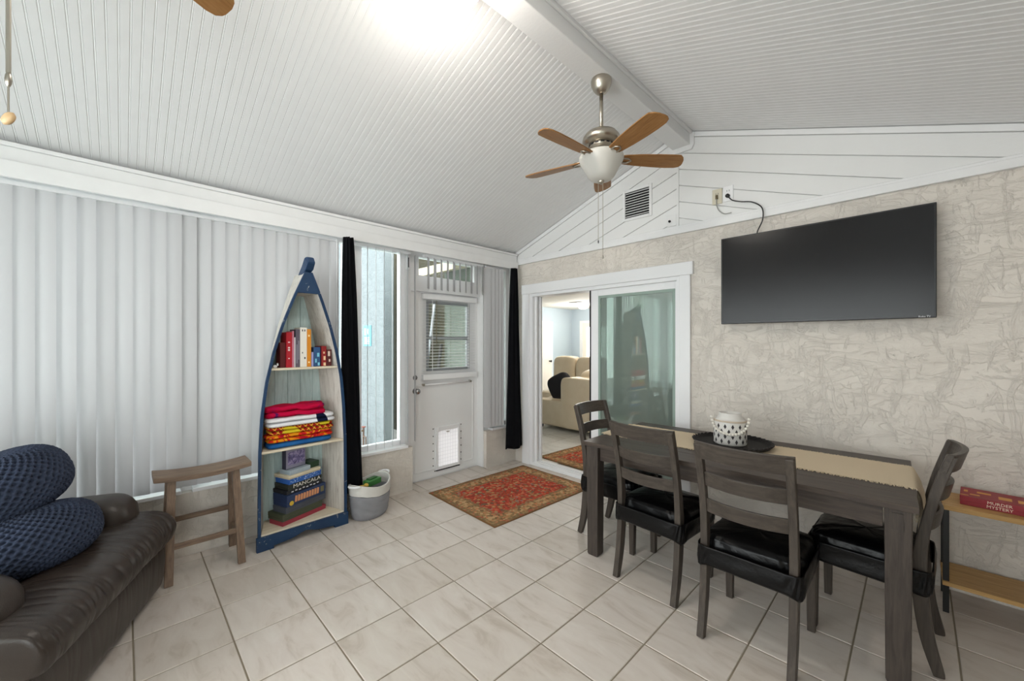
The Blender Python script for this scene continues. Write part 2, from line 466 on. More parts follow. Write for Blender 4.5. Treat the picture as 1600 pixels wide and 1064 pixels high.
for i in range(len(xs)-1):
    for j in range(len(ys)-1):
        a, b = max(xs[i], X0), min(xs[i+1], X1); c, d = max(ys[j], Y0), min(ys[j+1], Y1)
        if b > a and d > c:
            if xs[i] < 0 < xs[i+1] and d > -1.44 and c < -.49:       # the tiles run on into the door recess
                c2, d2 = max(c, -1.44), min(d, -.49)
                if c2 > c + .02: tile(a, c, b, c2, floor, 'tile')
                if d2 < d - .02: tile(a, d2, b, d, floor, 'tile')
                tile(-.16, c2, b, d2, floor, 'tile')
            else: tile(a, c, b, d, floor, 'tile')

# --- left wall: stucco knee wall and header
mb = MB().box(-.2, Y0, -.003, 0, -1.45, .43).box(-.2, -.48, -.003, 0, 0, .43)
wl = struct(mb.build('wall_left', M['stucco']), 'low beige stucco knee wall under the windows and blinds', 'wall')
mb = MB().box(-.2, Y0, 2.40, -.02, 0, 2.62).box(-.2, -.055, .43, -.03, 0, 2.40).box(-.2, -2.06, .43, -.06, -1.985, 2.40).box(-.2, -1.505, .43, -.06, -1.45, 2.40).box(-.2, -.48, .43, -.06, -.40, 2.40).box(-.2, Y0, .43, -.06, -5.5, 2.40)
for y in (-3.2, -4.35): mb.box(-.16, y-.03, .43, -.06, y+.03, 2.40)
struct(mb.build('trim_1', M['white']), 'white painted window posts and header of the left wall', 'trim')
# windows of the left wall
def window(name, y0, y1, label, x=-.10, z0=.455, z1=2.40, fw_=.045, mid=None):
    mb = MB().box(x-.03, y0, z0, x+.03, y0+fw_, z1).box(x-.03, y1-fw_, z0, x+.03, y1, z1).box(x-.03, y0+fw_, z0, x+.03, y1-fw_, z0+fw_).box(x-.03, y0+fw_, z1-fw_, x+.03, y1-fw_, z1)
    if mid: mb.box(x-.025, y0+fw_, mid-.02, x+.025, y1-fw_, mid+.02)
    w = struct(mb.build(name, M['vinyl']), label, 'window')
    MB().box(x-.004, y0+fw_, z0+fw_, x+.004, y1-fw_, z1-fw_).build('window_pane', M['glass'], w)
    MB().box(-.2, y0, .43, .018, y1, z0).build('window_sill', M['vinyl'], w, bevel=.004)
    return w
window('window_1', -5.5, -4.38, 'white window behind the closed blinds, at the far left end')
window('window_2', -4.32, -3.23, 'white window behind the closed blinds, middle one')
window('window_3', -3.17, -2.06, 'white window behind the closed blinds and the boat shelf')
window('window_4', -1.985, -1.505, 'tall narrow white window between the black curtain and the door')
window('window_5', -.40, -.055, 'narrow white window in the corner beside the black curtain', z0=.455)

# --- exterior door with transom
dx = -.15
d1 = MB()
yl, yr = -1.41, -.49
# leaf with a window opening
wy0, wy1, wz0, wz1 = -1.20, -.62, 1.16, 1.92
d1.box(dx-.04, yl, .015, dx, wy0, 2.0).box(dx-.04, wy1, .015, dx, yr, 2.0).box(dx-.04, wy0, .525, dx, wy1, wz0).box(dx-.04, wy0, .015, dx, -1.075, .525).box(dx-.04, -.775, .015, dx, wy1, .525).box(dx-.04, -1.075, .015, dx, -.775, .10).box(dx-.04, wy0, wz1, dx, wy1, 2.0)
door = struct(d1.build('door_1', M['doorp']), 'white exterior door with blind-covered window, pet flap and nickel knobs', 'door')
mb = MB()
for a in ((yl+.07, .09, yl+.085, 1.02), (yr-.085, .09, yr-.07, 1.02), (yl+.085, .09, yr-.085, .105), (yl+.085, 1.005, yr-.085, 1.02)):
    mb.box(dx, a[0], a[1], dx+.008, a[2], a[3])
mb.build('raised_panel_moulding', M['doorp'], door, bevel=.003)
mb = MB().box(dx-.03, wy0, wz0, dx+.006, wy0+.03, wz1).box(dx-.03, wy1-.03, wz0, dx+.006, wy1, wz1).box(dx-.03, wy0+.03, wz0, dx+.006, wy1-.03, wz0+.03).box(dx-.03, wy0+.03, wz1-.03, dx+.006, wy1-.03, wz1).box(dx-.03, wy0+.03, 1.50, dx+.002, wy1-.03, 1.535)
mb.build('sash_frame', plain('sash_grey', '#8f9294', .5), door)
MB().box(dx-.022, wy0+.03, wz0+.03, dx-.018, wy1-.03, wz1-.03).build('window_pane', M['glass'], door)
kn = MB().lathe([(.0, 0), (.026, 0), (.026, .006), (.014, .008), (.013, .02), (.0, .022)], 14, m=frame_mat((dx, -1.335, 1.10), (0,1,0), (0,0,1)))
kn.build('deadbolt', M['chrome'], door, smooth=True)
kn = MB().lathe([(.0, 0), (.03, 0), (.03, .006), (.011, .01), (.011, .035), (.026, .045), (.030, .06), (.022, .072), (0, .075)], 16, m=frame_mat((dx, -1.335, .96), (0,1,0), (0,0,1)))
kn.build('door_knob', M['chrome'], door, smooth=True)
pf = MB()
py0, py1, pz0, pz1 = -1.09, -.76, .08, .545
pf.box(dx, py0, pz0, dx+.02, py0+.03, pz1).box(dx, py1-.03, pz0, dx+.02, py1, pz1).box(dx, py0+.03, pz0, dx+.02, py1-.03, pz0+.03).box(dx, py0+.03, pz1-.045, dx+.02, py1-.03, pz1)
pfo = pf.build('pet_door_frame', M['vinyl'], door, bevel=.004)
MB().box(dx+.002, py0+.03, pz0+.03, dx+.008, py1-.03, pz1-.045).build('pet_flap', M['petflap'], pfo)
gr = MB()
for k in range(1, 8): y = py0+.03+(py1-py0-.06)*k/8; gr.box(dx+.008, y-.0012, pz0+.03, dx+.0095, y+.0012, pz1-.045)
for k in range(1, 10): z = pz0+.03+(pz1-pz0-.075)*k/10; gr.box(dx+.008, py0+.03, z-.0012, dx+.0095, py1-.03, z+.0012)
gr.build('flap_grid_lines', plain('grid_grey', '#d6d8da', .5), pfo)
MB().box(dx+.009, -.945, pz1-.072, dx+.014, -.905, pz1-.06).build('flap_latch', M['nickel'], pfo)
sc_me = MB().lathe([(.0, 0), (.007, 0), (.005, .004), (0, .005)], 8).mesh('screw', M['dark_metal'])
for (y, z) in [(py0-.022, pz0+.05+.08*k) for k in range(6)] + [(py1+.022, pz0+.05+.08*k) for k in range(6)] + [(py0, pz0-.012), (py1, pz0-.012)]:
    o = bpy.data.objects.new('screw', sc_me); C.objects.link(o); o.parent = pfo; o.location = (dx, y, z); o.rotation_euler = (0, R(90), 0)
MB().box(dx-.004, py0+.01, pz0-.014, dx+.012, py1-.01, pz0-.006).build('sweep_seal', M['dark_metal'], pfo)
# jambs + transom
mb = MB().box(-.19, -1.45, 0, -.10, -1.41, 2.40).box(-.19, -.49, 0, -.05, -.48, 2.40).box(-.19, -1.41, 2.005, -.10, -.49, 2.17).box(-.19, -1.41, 2.36, -.10, -.49, 2.40).box(-.17, -1.41, 2.17, -.10, -1.32, 2.36).box(-.17, -.58, 2.17, -.10, -.49, 2.36).box(-.2, -1.45, -.004, -.16, -.48, .014)
tr = struct(mb.build('window_6', M['white']), 'white door jamb with a low transom window above the door', 'window')
MB().box(-.145, -1.32, 2.17, -.139, -.58, 2.36).build('window_pane', M['glass'], tr)
# mini blind on the door
mbn = thing('mini_blind', 'white horizontal mini blind mounted on the exterior door window', 'blind', (dx, -.905, 1.10))
MB().box(.012, -.36, .83, .05, .36, .885).build('headrail', M['vinyl'], mbn, bevel=.004)
MB().box(.010, -.36, -.03, .05, .36, .03).build('bottom_rail', M['vinyl'], mbn, bevel=.004)
sl_me = MB().box(-.0125, -.35, -.0006, .0125, .35, .0006).mesh('slat', M['vinyl'])
for k in range(24):
    o = bpy.data.objects.new('slat', sl_me); C.objects.link(o); o.parent = mbn; o.location = (.03, 0, .06 + k*.0325); o.rotation_euler = (0, R(8), 0)
MB().box(.041, -.245, .05, .044, -.24, .83).build('ladder_cord', M['vinyl'], mbn)
MB().box(.041, .24, .05, .044, .245, .83).build('ladder_cord', M['vinyl'], mbn)
MB().tube([(.052, -.20, .82), (.055, -.20, .35)], .004, 6).build('tilt_wand', plain('wand', '#6a6046', .4), mbn)
hd = thing('door_bar', 'thin white horizontal bar across the exterior door below its blind', 'bar', (dx, -.905, 1.02))
MB().tube([(.03, -.345, 0), (.03, .29, 0)], .008, 8).build('rod', M['vinyl'], hd, smooth=True)
MB().box(0, -.35, -.012, .04, -.335, .012).build('bracket', M['nickel'], hd); MB().box(0, .275, -.012, .04, .29, .012).build('bracket', M['nickel'], hd)

# --- vertical blinds with valance
val = struct(MB().box(.06, Y0+.02, 2.362, .085, -.035, 2.455).box(-.02, Y0+.02, 2.43, .06, -.035, 2.535).box(-.02, Y0+.02, 2.535, .075, -.035, 2.558).build('trim_2', M['white'], bevel=.004), 'long white valance and crown moulding above the blinds', 'trim')
def slat_mesh(z0, z1, w=.089):
    mb = MB(); n = 5
    vs_ = []
    for k in range(n):
        u = -w/2 + w*k/(n-1); c = .0045*(1-(2*k/(n-1)-1)**2)
        vs_ += [(c, u, z0), (c, u, z1)]
    return mb.add(vs_, [(2*k, 2*k+2, 2*k+3, 2*k+1) for k in range(n-1)]).mesh('slat', M['slat'], True)
vb = thing('vertical_blind', 'long closed white vertical blind covering the windows at left', 'blind', (-.002, -3.9, .475))
MB().box(-.02, -1.66, 1.865, .02, 1.83, 1.887).build('headrail', M['vinyl'], vb)
sm = slat_mesh(0, 1.87)
yk = -3.957 + 3.9
for k in range(-19, 23):
    y = yk + .0808*k + .04
    if -1.66 < y < 1.76:
        o = bpy.data.objects.new('slat', sm); C.objects.link(o); o.parent = vb
        o.location = (random.uniform(-.003, .003), y, 0); o.rotation_euler = (0, 0, R(-13 + random.uniform(-5, 5)))
wand = MB().tube([(.03, 1.70, 1.88), (.035, 1.70, .5)], .004, 6).build('wand', M['vinyl'], vb)
vb2 = thing('vertical_blind', 'opened white vertical blind with edge-on slats before the narrow window', 'blind', (.0, -1.75, .475))
MB().box(-.02, -.32, 1.865, .02, .27, 1.887).build('headrail', M['vinyl'], vb2)
for k in range(7):
    o = bpy.data.objects.new('slat', sm); C.objects.link(o); o.parent = vb2; o.location = (0, -1.917+1.75+.082*k, 0); o.rotation_euler = (0, 0, R(66 + random.uniform(-3, 3)))
vb3 = thing('vertical_blind', 'short opened vertical blind hanging before the transom above the door', 'blind', (.0, -.905, 2.02))
MB().box(-.02, -.42, .32, .02, .36, .342).build('headrail', M['vinyl'], vb3)
sms = slat_mesh(0, .325)
for k in range(10):
    o = bpy.data.objects.new('slat', sms); C.objects.link(o); o.parent = vb3; o.location = (0, -1.268+.905+.081*k, 0); o.rotation_euler = (0, 0, R(40 + random.uniform(-4, 4)))
vb4 = thing('vertical_blind', 'gathered stack of white vertical blind slats right of the exterior door', 'blind', (.005, -.34, .475))
MB().box(-.02, -.17, 1.865, .02, .15, 1.887).build('headrail', M['vinyl'], vb4)
for k, (y, a) in enumerate([(-.13, -24), (-.075, -30), (-.025, -34), (.02, -38), (.06, -40)]):
    o = bpy.data.objects.new('slat', sm); C.objects.link(o); o.parent = vb4; o.location = (.004*k, y, 0); o.rotation_euler = (0, 0, R(a))

# --- end wall: stucco with the sliding-door opening, gable above
OX0, OX1, OZ = .25, 2.06, 2.055
mb = MB().box(-.2, 0, -.08, OX0, .15, 2.5).box(OX1, 0, -.08, X1+.15, .15, 2.5).box(OX0, 0, -.08, OX1, .15, -.002).box(OX0, 0, OZ, OX1, .15, 2.5)
wb_ = struct(mb.build('wall_back', M['stucco']), 'beige trowelled stucco end wall with the sliding door', 'wall')
gb = struct(MB().prism([(-.2, 2.5), (X1+.15, 2.5), (X1+.15, roof(X1+.15)+.1), (RX, RZ+.1), (-.2, roof(-.2)+.1)], .0, .12, 'y').build('wall_gable', M['board']), 'white painted plank gable above the stucco end wall', 'wall')
def clip(poly, a, b, c):           # keep a*x + b*z <= c
    out = []
    for i in range(len(poly)):
        p, q = poly[i], poly[(i+1) % len(poly)]
        dp, dq = a*p[0]+b*p[1]-c, a*q[0]+b*q[1]-c
        if dp <= 0: out.append(p)
        if dp*dq < 0:
            t = dp/(dp-dq); out.append((p[0]+(q[0]-p[0])*t, p[1]+(q[1]-p[1])*t))
    return out
for side in (0, 1):
    xa, xb = (0.0, 2.035) if side == 0 else (2.055, X1)
    sgn = 1 if side == 0 else -1
    off = 0.045
    for k in range(7):
        t0, t1 = off + .143*k + .0025, off + .143*(k+1) - .0025
        # z <= RZ - SL*|x-RX| - t0  and >= ... - t1
        poly = [(xa, 2.49), (xb, 2.49), (xb, 3.6), (xa, 3.6)]
        # left: roof = RZ + SL*(x-RX)
        poly = clip(poly, -SL*sgn, 1, RZ - SL*sgn*RX - t0)
        if len(poly) > 2: poly = clip(poly, SL*sgn, -1, -(RZ - SL*sgn*RX - t1))
        if len(poly) > 2:
            MB().prism(poly, -.014, .0, 'y').build('plank', M['board'], gb, bevel=.0025, seg=1)
MB().box(2.035, -.02, 2.49, 2.055, 0, RZ-.10).build('batten', M['board'], gb)
for side in (0, 1):
    xa, xb = (0.0, 2.0) if side == 0 else (2.16, X1)
    MB().prism([(xa, roof(xa)-.045), (xb, roof(xb)-.045), (xb, roof(xb)-.004), (xa, roof(xa)-.004)], -.024, 0, 'y').build('rake_trim', M['white'], gb, bevel=.003)
MB().box(1.95, -.022, 2.505, 2.035, 0, 2.60).build('end_block', M['board'], gb, bevel=.002)
kb = MB().lathe([(0, 0), (.011, 0), (.011, .01), (.006, .018), (0, .02)], 10, m=frame_mat((1.975, -.022, 2.55), (1,0,0), (0,0,1))).build('bolt', M['dark_metal'], gb, smooth=True)
struct(MB().box(0.0, -.030, 2.425, X1, .0, 2.478).box(.0, -.022, 2.478, X1, 0, 2.497).build('trim_3', M['white'], bevel=.003), 'white horizontal moulding between stucco wall and plank gable', 'trim')
struct(MB().prism([(1.99, 3.13), (2.17, 3.13), (2.19, 3.17), (2.19, 3.27), (1.97, 3.27), (1.97, 3.17)], -.035, -.014, 'y').build('trim_4', M['white'], bevel=.003), 'white cut block where the ridge beam meets the gable', 'trim')
# --- ceiling: backing slabs with narrow beadboard strips, ridge beam
mb = MB()
mb.prism([(-.25, roof(-.25)+.012), (RX, RZ+.012), (RX, RZ+.09), (-.25, roof(-.25)+.09)], Y0-.1, .14, 'y')
mb.prism([(RX, RZ+.012), (X1+.2, roof(X1+.2)+.012), (X1+.2, roof(X1+.2)+.09), (RX, RZ+.09)], Y0-.1, .14, 'y')
ceil = struct(mb.build('ceiling', plain('ceiling_groove', '#a9a9ab', .6)), 'vaulted white beadboard ceiling rising to a ridge beam', 'ceiling')
PW = .0406; L = math.hypot(RX, RX*SL); th = math.atan(SL)
def strip_mesh():
    w = PW/2
    prof = [(-w, .010), (-w, .0022), (-w+.0028, 0), (w-.0085, 0), (w-.0072, .0018), (w-.0058, .0004), (w-.0034, .0004), (w-.0010, .0022), (w, .0022), (w, .010)]
    return MB().prism(prof, 0, L, 'y').mesh('beadboard_strip', M['ceil'])
st = strip_mesh()
NS = int((0 - Y0)/PW)
for k in range(NS):
    y = -PW/2 - k*PW
    for side in (0, 1):
        o = bpy.data.objects.new('beadboard_strip', st); C.objects.link(o); o.parent = ceil
        if side == 0:
            o.matrix_local = frame_mat((0, y, roof(0)), (0, -1, 0), (math.cos(th), 0, math.sin(th)))
        else:
            o.matrix_local = frame_mat((X1, y, roof(X1)), (0, 1, 0), (-math.cos(th), 0, math.sin(th)))
struct(MB().box(2.005, Y0, 3.172, 2.155, -.014, 3.33).box(2.155, Y0, 3.262, 2.175, -.014, 3.31).box(1.985, Y0, 3.262, 2.005, -.014, 3.31).build('trim_5', M['beam'], bevel=.004), 'white painted ridge beam running the length of the vaulted ceiling', 'beam')
# --- right wall, and the wall behind the camera with its wide window
mb = MB().box(X1, Y0, -.08, X1+.15, 0, .45).box(X1, Y0, 2.35, X1+.15, 0, 2.65).box(X1, -3.9, .45, X1+.15, 0, 2.35).box(X1, Y0, .45, X1+.15, -5.1, 2.35)
struct(mb.build('wall_right', M['stucco']), 'stucco side wall to the right of the camera', 'wall')
mb = MB().box(-.2, Y0-.15, -.08, X1+.15, Y0, .45).box(-.2, Y0-.15, .45, .15, Y0, 2.35).box(4.0, Y0-.15, .45, X1+.15, Y0, 2.35).box(-.2, Y0-.15, 2.35, X1+.15, Y0, 2.6).prism([(-.2, 2.6), (X1+.15, 2.6), (RX, RZ+.1)], Y0-.15, Y0, 'y')
struct(mb.build('wall_front', M['stucco']), 'stucco wall behind the camera with a wide window', 'wall')
mb = MB()
for x in (.15, 1.4, 2.68, 3.95): mb.box(x, Y0-.1, .45, x+.05, Y0-.04, 2.35)
mb.box(.2, Y0-.1, .45, 3.95, Y0-.04, .5).box(.2, Y0-.1, 2.3, 3.95, Y0-.04, 2.35)
w7 = struct(mb.build('window_7', M['vinyl']), 'wide three-part window in the wall behind the camera', 'window')
MB().box(.2, Y0-.075, .5, 3.95, Y0-.069, 2.3).build('window_pane', M['glass'], w7)

mb = MB()
for y in (-5.1, -3.95): mb.box(X1+.04, y, .45, X1+.1, y+.05, 2.35)
mb.box(X1+.04, -5.05, .45, X1+.1, -3.95, .5).box(X1+.04, -5.05, 2.3, X1+.1, -3.95, 2.35)
w8 = struct(mb.build('window_added', M['vinyl']), 'unseen window added to the right side wall to bring in more light', 'window')  # out of view, put in to brighten the left side of the room
MB().box(X1+.069, -5.05, .5, X1+.075, -3.95, 2.3).build('window_pane', M['glass'], w8)

# --- sliding door
sd = MB().box(.14, -.028, 0.0, OX0, 0, OZ).box(OX1, -.028, 0.0, 2.155, 0, OZ).box(.135, -.034, OZ, 2.178, 0, 2.168)
struct(sd.build('trim_6', M['vinyl'], bevel=.004), 'wide white casing around the sliding glass door', 'trim')
mb = MB().box(OX0, -.01, .0, .30, .15, OZ).box(.30, .03, .035, .33, .06, 2.02).box(.30, .085, .035, .345, .115, 2.02).box(2.03, -.01, 0, OX1, .15, OZ).box(.30, -.01, 2.02, 2.03, .15, OZ).box(.30, -.01, 0, 2.03, .15, .035).box(.30, .02, .035, 2.03, .03, .05).box(.30, .068, .035, 2.03, .076, .05)
df = struct(mb.build('door_2', M['vinyl'], bevel=.002), 'white sliding glass door with greenish reflective glass, half open', 'door')
SX0, SX1 = 1.10, 2.03
pn = MB().box(SX0, .034, .04, SX0+.09, .066, 2.02).box(SX1-.03, .034, .04, SX1, .066, 2.02).box(SX0+.09, .034, .04, SX1-.03, .066, .16).box(SX0+.09, .034, 1.955, SX1-.03, .066, 2.02)
ps = pn.build('sliding_panel', M['vinyl'], df, bevel=.003)
MB().box(SX0+.09, .047, .16, SX1-.03, .053, 1.955).build('glass_pane', M['film'], ps)
mb = MB().box(SX0+.09, .036, .16, SX0+.115, .046, 1.955).box(SX1-.055, .036, .16, SX1-.03, .046, 1.955).box(SX0+.115, .036, .16, SX1-.055, .046, .185).box(SX0+.115, .036, 1.93, SX1-.055, .046, 1.955)
mb.build('glazing_bead', plain('glazing_green', '#93a59b', .3), ps)
MB().box(SX0-.006, .030, .90, SX0+.0, .07, 1.12).box(SX0-.012, .025, .04, SX0-.006, .05, 2.02).build('pull_handle', M['dark_metal'], ps)

# --- next room
IX0, IX1, IY0, IY1, IZ = -3.57, 3.6, .15, 5.9, 2.44
fi = struct(MB().box(IX0, IY0, -.08, IX1, IY1, -.004).build('floor', plain('inner_grout', '#a8a399', .9)), 'pale tiled floor of the living room beyond the sliding door', 'floor')
for i in range(0, 11):
    for j in range(0, 15):
        a = -3.44 + .355*i; b = .15 + .355*j
        if a < -2.7 and b < 2.0: continue
        tile(a, b, a+.355, min(b+.355, IY1), fi, 'tile_inner')
M['inner_wall'] = plain('pale_blue_wall', '#bcc9d2', .7)
struct(MB().box(IX0-.1, IY0, 0, IX0, IY1+.1, IZ+.1).build('wall_inner_left', M['inner_wall']), 'pale blue living room wall with a white panel door', 'wall')
WX0, WX1 = -3.05, -2.35
mb = MB().box(IX0, IY1, 0, WX0, IY1+.1, IZ+.1).box(WX1, IY1, 0, IX1, IY1+.1, IZ+.1).box(WX0, IY1, 0, WX1, IY1+.1, .25).box(WX0, IY1, 1.92, WX1, IY1+.1, IZ+.1)
struct(mb.build('wall_inner_back', M['inner_wall']), 'pale blue far living room wall with the bright glass door', 'wall')
struct(MB().box(IX1, IY0, 0, IX1+.1, IY1+.1, IZ+.1).build('wall_inner_right', M['inner_wall']), 'pale blue right wall of the living room', 'wall')
struct(MB().box(IX0-.1, .15, IZ, IX1+.1, IY1+.1, IZ+.1).build('ceiling', plain('inner_ceiling', '#e6e3dc', .8, bump=(60, .4, .004))), 'flat white textured ceiling of the living room', 'ceiling')
struct(MB().box(IX0, .15, 0, -.2, .25, IZ).build('wall_inner_front', M['inner_wall']), 'living room side of the wall left of the sliding door', 'wall')
# doors of the next room
M['cream_door'] = plain('cream_door', '#efe7da', .5)
d3 = struct(MB().box(IX0, 3.85, 0, IX0+.03, 5.0, 2.06).build('door_3', plain('pale_jamb', '#dfe2e4', .5)), 'white hinged panel door in the living room side wall', 'door')
lf = MB().box(IX0+.03, 3.93, .01, IX0+.055, 4.92, 2.02).build('door_leaf', M['cream_door'], d3)
for (z0, z1) in ((.2, .9), (1.02, 1.88)):
    MB().box(IX0+.055, 4.06, z0, IX0+.062, 4.79, z1).build('panel', M['cream_door'], lf, bevel=.006)
MB().lathe([(0, 0), (.025, 0), (.012, .01), (.012, .04), (.03, .05), (.03, .07), (0, .08)], 12, m=frame_mat((IX0+.055, 4.82, .97), (0,1,0), (0,0,1))).build('door_knob', M['dark_metal'], lf, smooth=True)
mb = MB().box(WX0-.22, IY1-.03, 0, WX0-.12, IY1, 2.1).box(WX1+.12, IY1-.03, 0, WX1+.22, IY1, 2.1).box(WX0-.12, IY1-.03, 2.03, WX1+.12, IY1, 2.1)
d4 = struct(mb.build('door_4', M['white']), 'white back door with a large bright frosted window, far wall of living room', 'door')
MB().box(WX0-.12, IY1-.02, .02, WX0, IY1, 2.03).box(WX1, IY1-.02, .02, WX1+.12, IY1, 2.03).box(WX0, IY1-.02, .02, WX1, IY1, .25).box(WX0, IY1-.02, 1.92, WX1, IY1, 2.03).build('door_leaf', M['cream_door'], d4)
MB().box(WX0, IY1+.03, .25, WX1, IY1+.036, 1.92).build('door_pane', M['glass'], d4)

# --- outdoors
struct(MB().box(-14, -12, -.2, -.2, .0, -.1).build('ground', plain('concrete', '#9b9a94', .9, var=.1)), 'grey concrete ground outside the porch windows', 'ground')
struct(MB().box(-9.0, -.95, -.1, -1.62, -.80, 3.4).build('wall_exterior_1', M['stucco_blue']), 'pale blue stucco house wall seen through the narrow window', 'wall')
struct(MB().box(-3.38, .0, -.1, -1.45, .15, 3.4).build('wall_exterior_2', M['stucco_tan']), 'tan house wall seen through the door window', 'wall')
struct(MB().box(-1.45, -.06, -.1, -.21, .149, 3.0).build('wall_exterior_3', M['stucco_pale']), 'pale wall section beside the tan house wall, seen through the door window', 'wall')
mb = MB().prism([(-.75, 2.34), (-.06, 2.52), (-.06, 2.58), (-.79, 2.42), (-.79, 2.32)], -1.44, -.23, 'x')
struct(mb.build('eaves', plain('eave_tan', '#a89f84', .7)), 'small tan roof eave seen through the transom above the door', 'eaves')

# ================================================================ LAMPS AND FANS
lamp = thing('ceiling_light', 'lit frosted dome light mounted under the ridge beam between the fans', 'light', (2.06, -2.43, 3.172))
MB().lathe([(.075, 0), (.10, -.012), (.14, -.030), (.145, -.045), (.135, -.045), (.10, -.028), (0, -.028)], 28).build('base_plate', M['nickel'], lamp, smooth=True)  # plate made wide to block the dome's direct upward light
MB().lathe([(.115, -.035), (.122, -.05), (.115, -.085), (.09, -.125), (.045, -.152), (0, -.16)], 28).build('glass_dome', M['dome'], lamp, smooth=True)
def inner_light(x, y, label):
    t = thing('ceiling_light', label, 'light', (x, y, IZ))
    MB().lathe([(.09, 0), (.09, -.02), (0, -.02)], 20).build('base_plate', M['white'], t, smooth=True)
    MB().lathe([(.12, -.02), (.125, -.06), (.1, -.11), (.0, -.13)], 20).build('glass_dome', M['inner_dome'], t, smooth=True)
    l = bpy.data.lights.new('inner_lamp', 'POINT'); l.energy = INNER; l.shadow_soft_size = .13; l.color = (1, .95, .88)
    o = bpy.data.objects.new('inner_lamp', l); C.objects.link(o); o.parent = t; o.location = (0, 0, -.3)
inner_light(-2.35, 4.75, 'small white ceiling light near the far doors of the living room')
inner_light(.4, 2.4, 'white ceiling light added to light the cream sofa in the living room')  # extra fixture put in so the sofa is lit
vt = thing('ceiling_vent', 'small grey air vent in the living room ceiling', 'vent', (-2.15, 4.2, IZ-.012))
MB().box(-.16, -.09, 0, .16, .09, .010).build('frame', M['white'], vt)
for k in range(5): MB().box(-.14, -.07+.032*k, -.006, .14, -.055+.032*k, 0).build('louver', plain('louver_grey', '#8d8f90', .5), vt)

def blade_mesh():
    # outline in local x (out) / y (width), 3D thin slab
    up = [(.12, .036), (.17, .046), (.25, .056), (.36, .064), (.45, .067), (.51, .064), (.538, .054), (.549, .036), (.550, .02)]
    lo = [(.543, -.015), (.530, -.040), (.508, -.060), (.45, -.062), (.36, -.060), (.25, -.054), (.17, -.046), (.12, -.036)]
    return up + lo
def make_fan(label, rot):
    t = thing('ceiling_fan', label, 'fan', (2.09, -1.30, 3.172), 0, 'ceiling fans hung from the ridge beam')
    MB().lathe([(.062, 0), (.066, -.012), (.064, -.035), (.052, -.065), (.036, -.085), (.02, -.095), (0, -.095)], 28).build('canopy', M['nickel'], t, smooth=True)
    MB().lathe([(.0125, -.09), (.0125, -.33)], 14).build('downrod', M['nickel'], t, smooth=True)
    mh = MB().lathe([(.018, -.315), (.03, -.325), (.065, -.336), (.10, -.356), (.119, -.382), (.121, -.400), (.104, -.415), (.079, -.425)], 32).build('motor_housing', M['nickel'], t, smooth=True)
    MB().lathe([(.079, -.425), (.079, -.447), (.07, -.45), (.07, -.456), (.062, -.458)], 32).build('vent_ring', M['nickel'], mh, smooth=True)
    ring = MB()
    for k in range(14):
        a = 2*math.pi*k/14
        m = Matrix.Rotation(a, 4, 'Z'); ring.box(.076, -.011, -.441, .0805, .011, -.431, m)
    ring.build('vent_slot', M['dark_metal'], mh)
    MB().lathe([(.062, -.458), (.066, -.47), (.066, -.488), (.058, -.50)], 28).build('switch_housing', M['nickel'], t, smooth=True)
    bl = blade_mesh()
    for k in range(5):
        a = rot + k*2*math.pi/5
        m = Matrix.Rotation(a, 4, 'Z') @ Matrix.Translation((0, 0, -.515)) @ Matrix.Rotation(R(0), 4, 'Y') @ Matrix.Rotation(R(-12), 4, 'X')
        b = MB().prism(bl, -.0035, .0035, 'z'); b.v = [tuple(Vector(p)) for p in b.v]
        bo = b.build('blade', M['blade'], t, bevel=.001, seg=1); bo.matrix_local = m
        ir = MB()
        ir.tube([(.055, 0, .045), (.085, 0, .02), (.11, .012, .010), (.14, .022, .008), (.175, .020, .008), (.195, 0, .008), (.175, -.020, .008), (.14, -.022, .008), (.11, -.012, .010), (.085, 0, .02)], .006, 6)
        ir.tube([(.11, .012, -.008), (.14, .022, -.007), (.175, .020, -.007), (.195, 0, -.007), (.175, -.020, -.007), (.14, -.022, -.007), (.11, -.012, -.008), (.085, 0, .02), (.055, 0, .045)], .006, 6)
        ir.build('blade_iron', M['nickel'], bo, smooth=True)
    bw = MB().lathe([(.05, -.494), (.132, -.495), (.142, -.504), (.143, -.514), (.137, -.535), (.120, -.565), (.101, -.598), (.086, -.628), (.066, -.648), (.035, -.657), (0, -.659)], 36).build('glass_bowl', M['frost'], t, smooth=True)
    MB().lathe([(.02, -.655), (.022, -.662), (.014, -.672), (.006, -.68), (0, -.682)], 16).build('finial', M['nickel'], bw, smooth=True)
    for (x, y, z1, r) in ((.012, 0, -1.165, .0055), (-.022, .0, -1.06, .004)):
        c = MB().tube([(x, y, -.66), (x, y, z1+.02)], .0018, 6)
        co = c.build('pull_chain', M['nickel'], t)
        MB().ball((x, y, z1+.012), (r, r, .012), 8, 6).build('chain_fob', M['dark_metal'] if x < 0 else M['nickel'], co, smooth=True)
    return t
fan = make_fan('five-blade wood ceiling fan with nickel body above the dining table', R(-22.6))
fan2 = make_fan('second ceiling fan, only a blade tip and fobbed pull chain in view', R(123 - 144))
fan2.location = (2.09, -3.70, 3.172)
for ch in list(fan2.children):            # the second fan carries a long chain with a wooden fob
    if ch.name.startswith('pull_chain'):
        for g_ in list(ch.children): bpy.data.objects.remove(g_)
        bpy.data.objects.remove(ch)
MB().tube([(0, 0, -.66), (0, 0, -1.10)], .0042, 6).tube([(0, 0, -1.10), (0, 0, -1.19)], .0018, 6).build('pull_chain', M['nickel'], fan2)
MB().ball((0, 0, -1.115), (.006, .006, .018), 8, 6).build('chain_connector', M['nickel'], fan2, smooth=True)
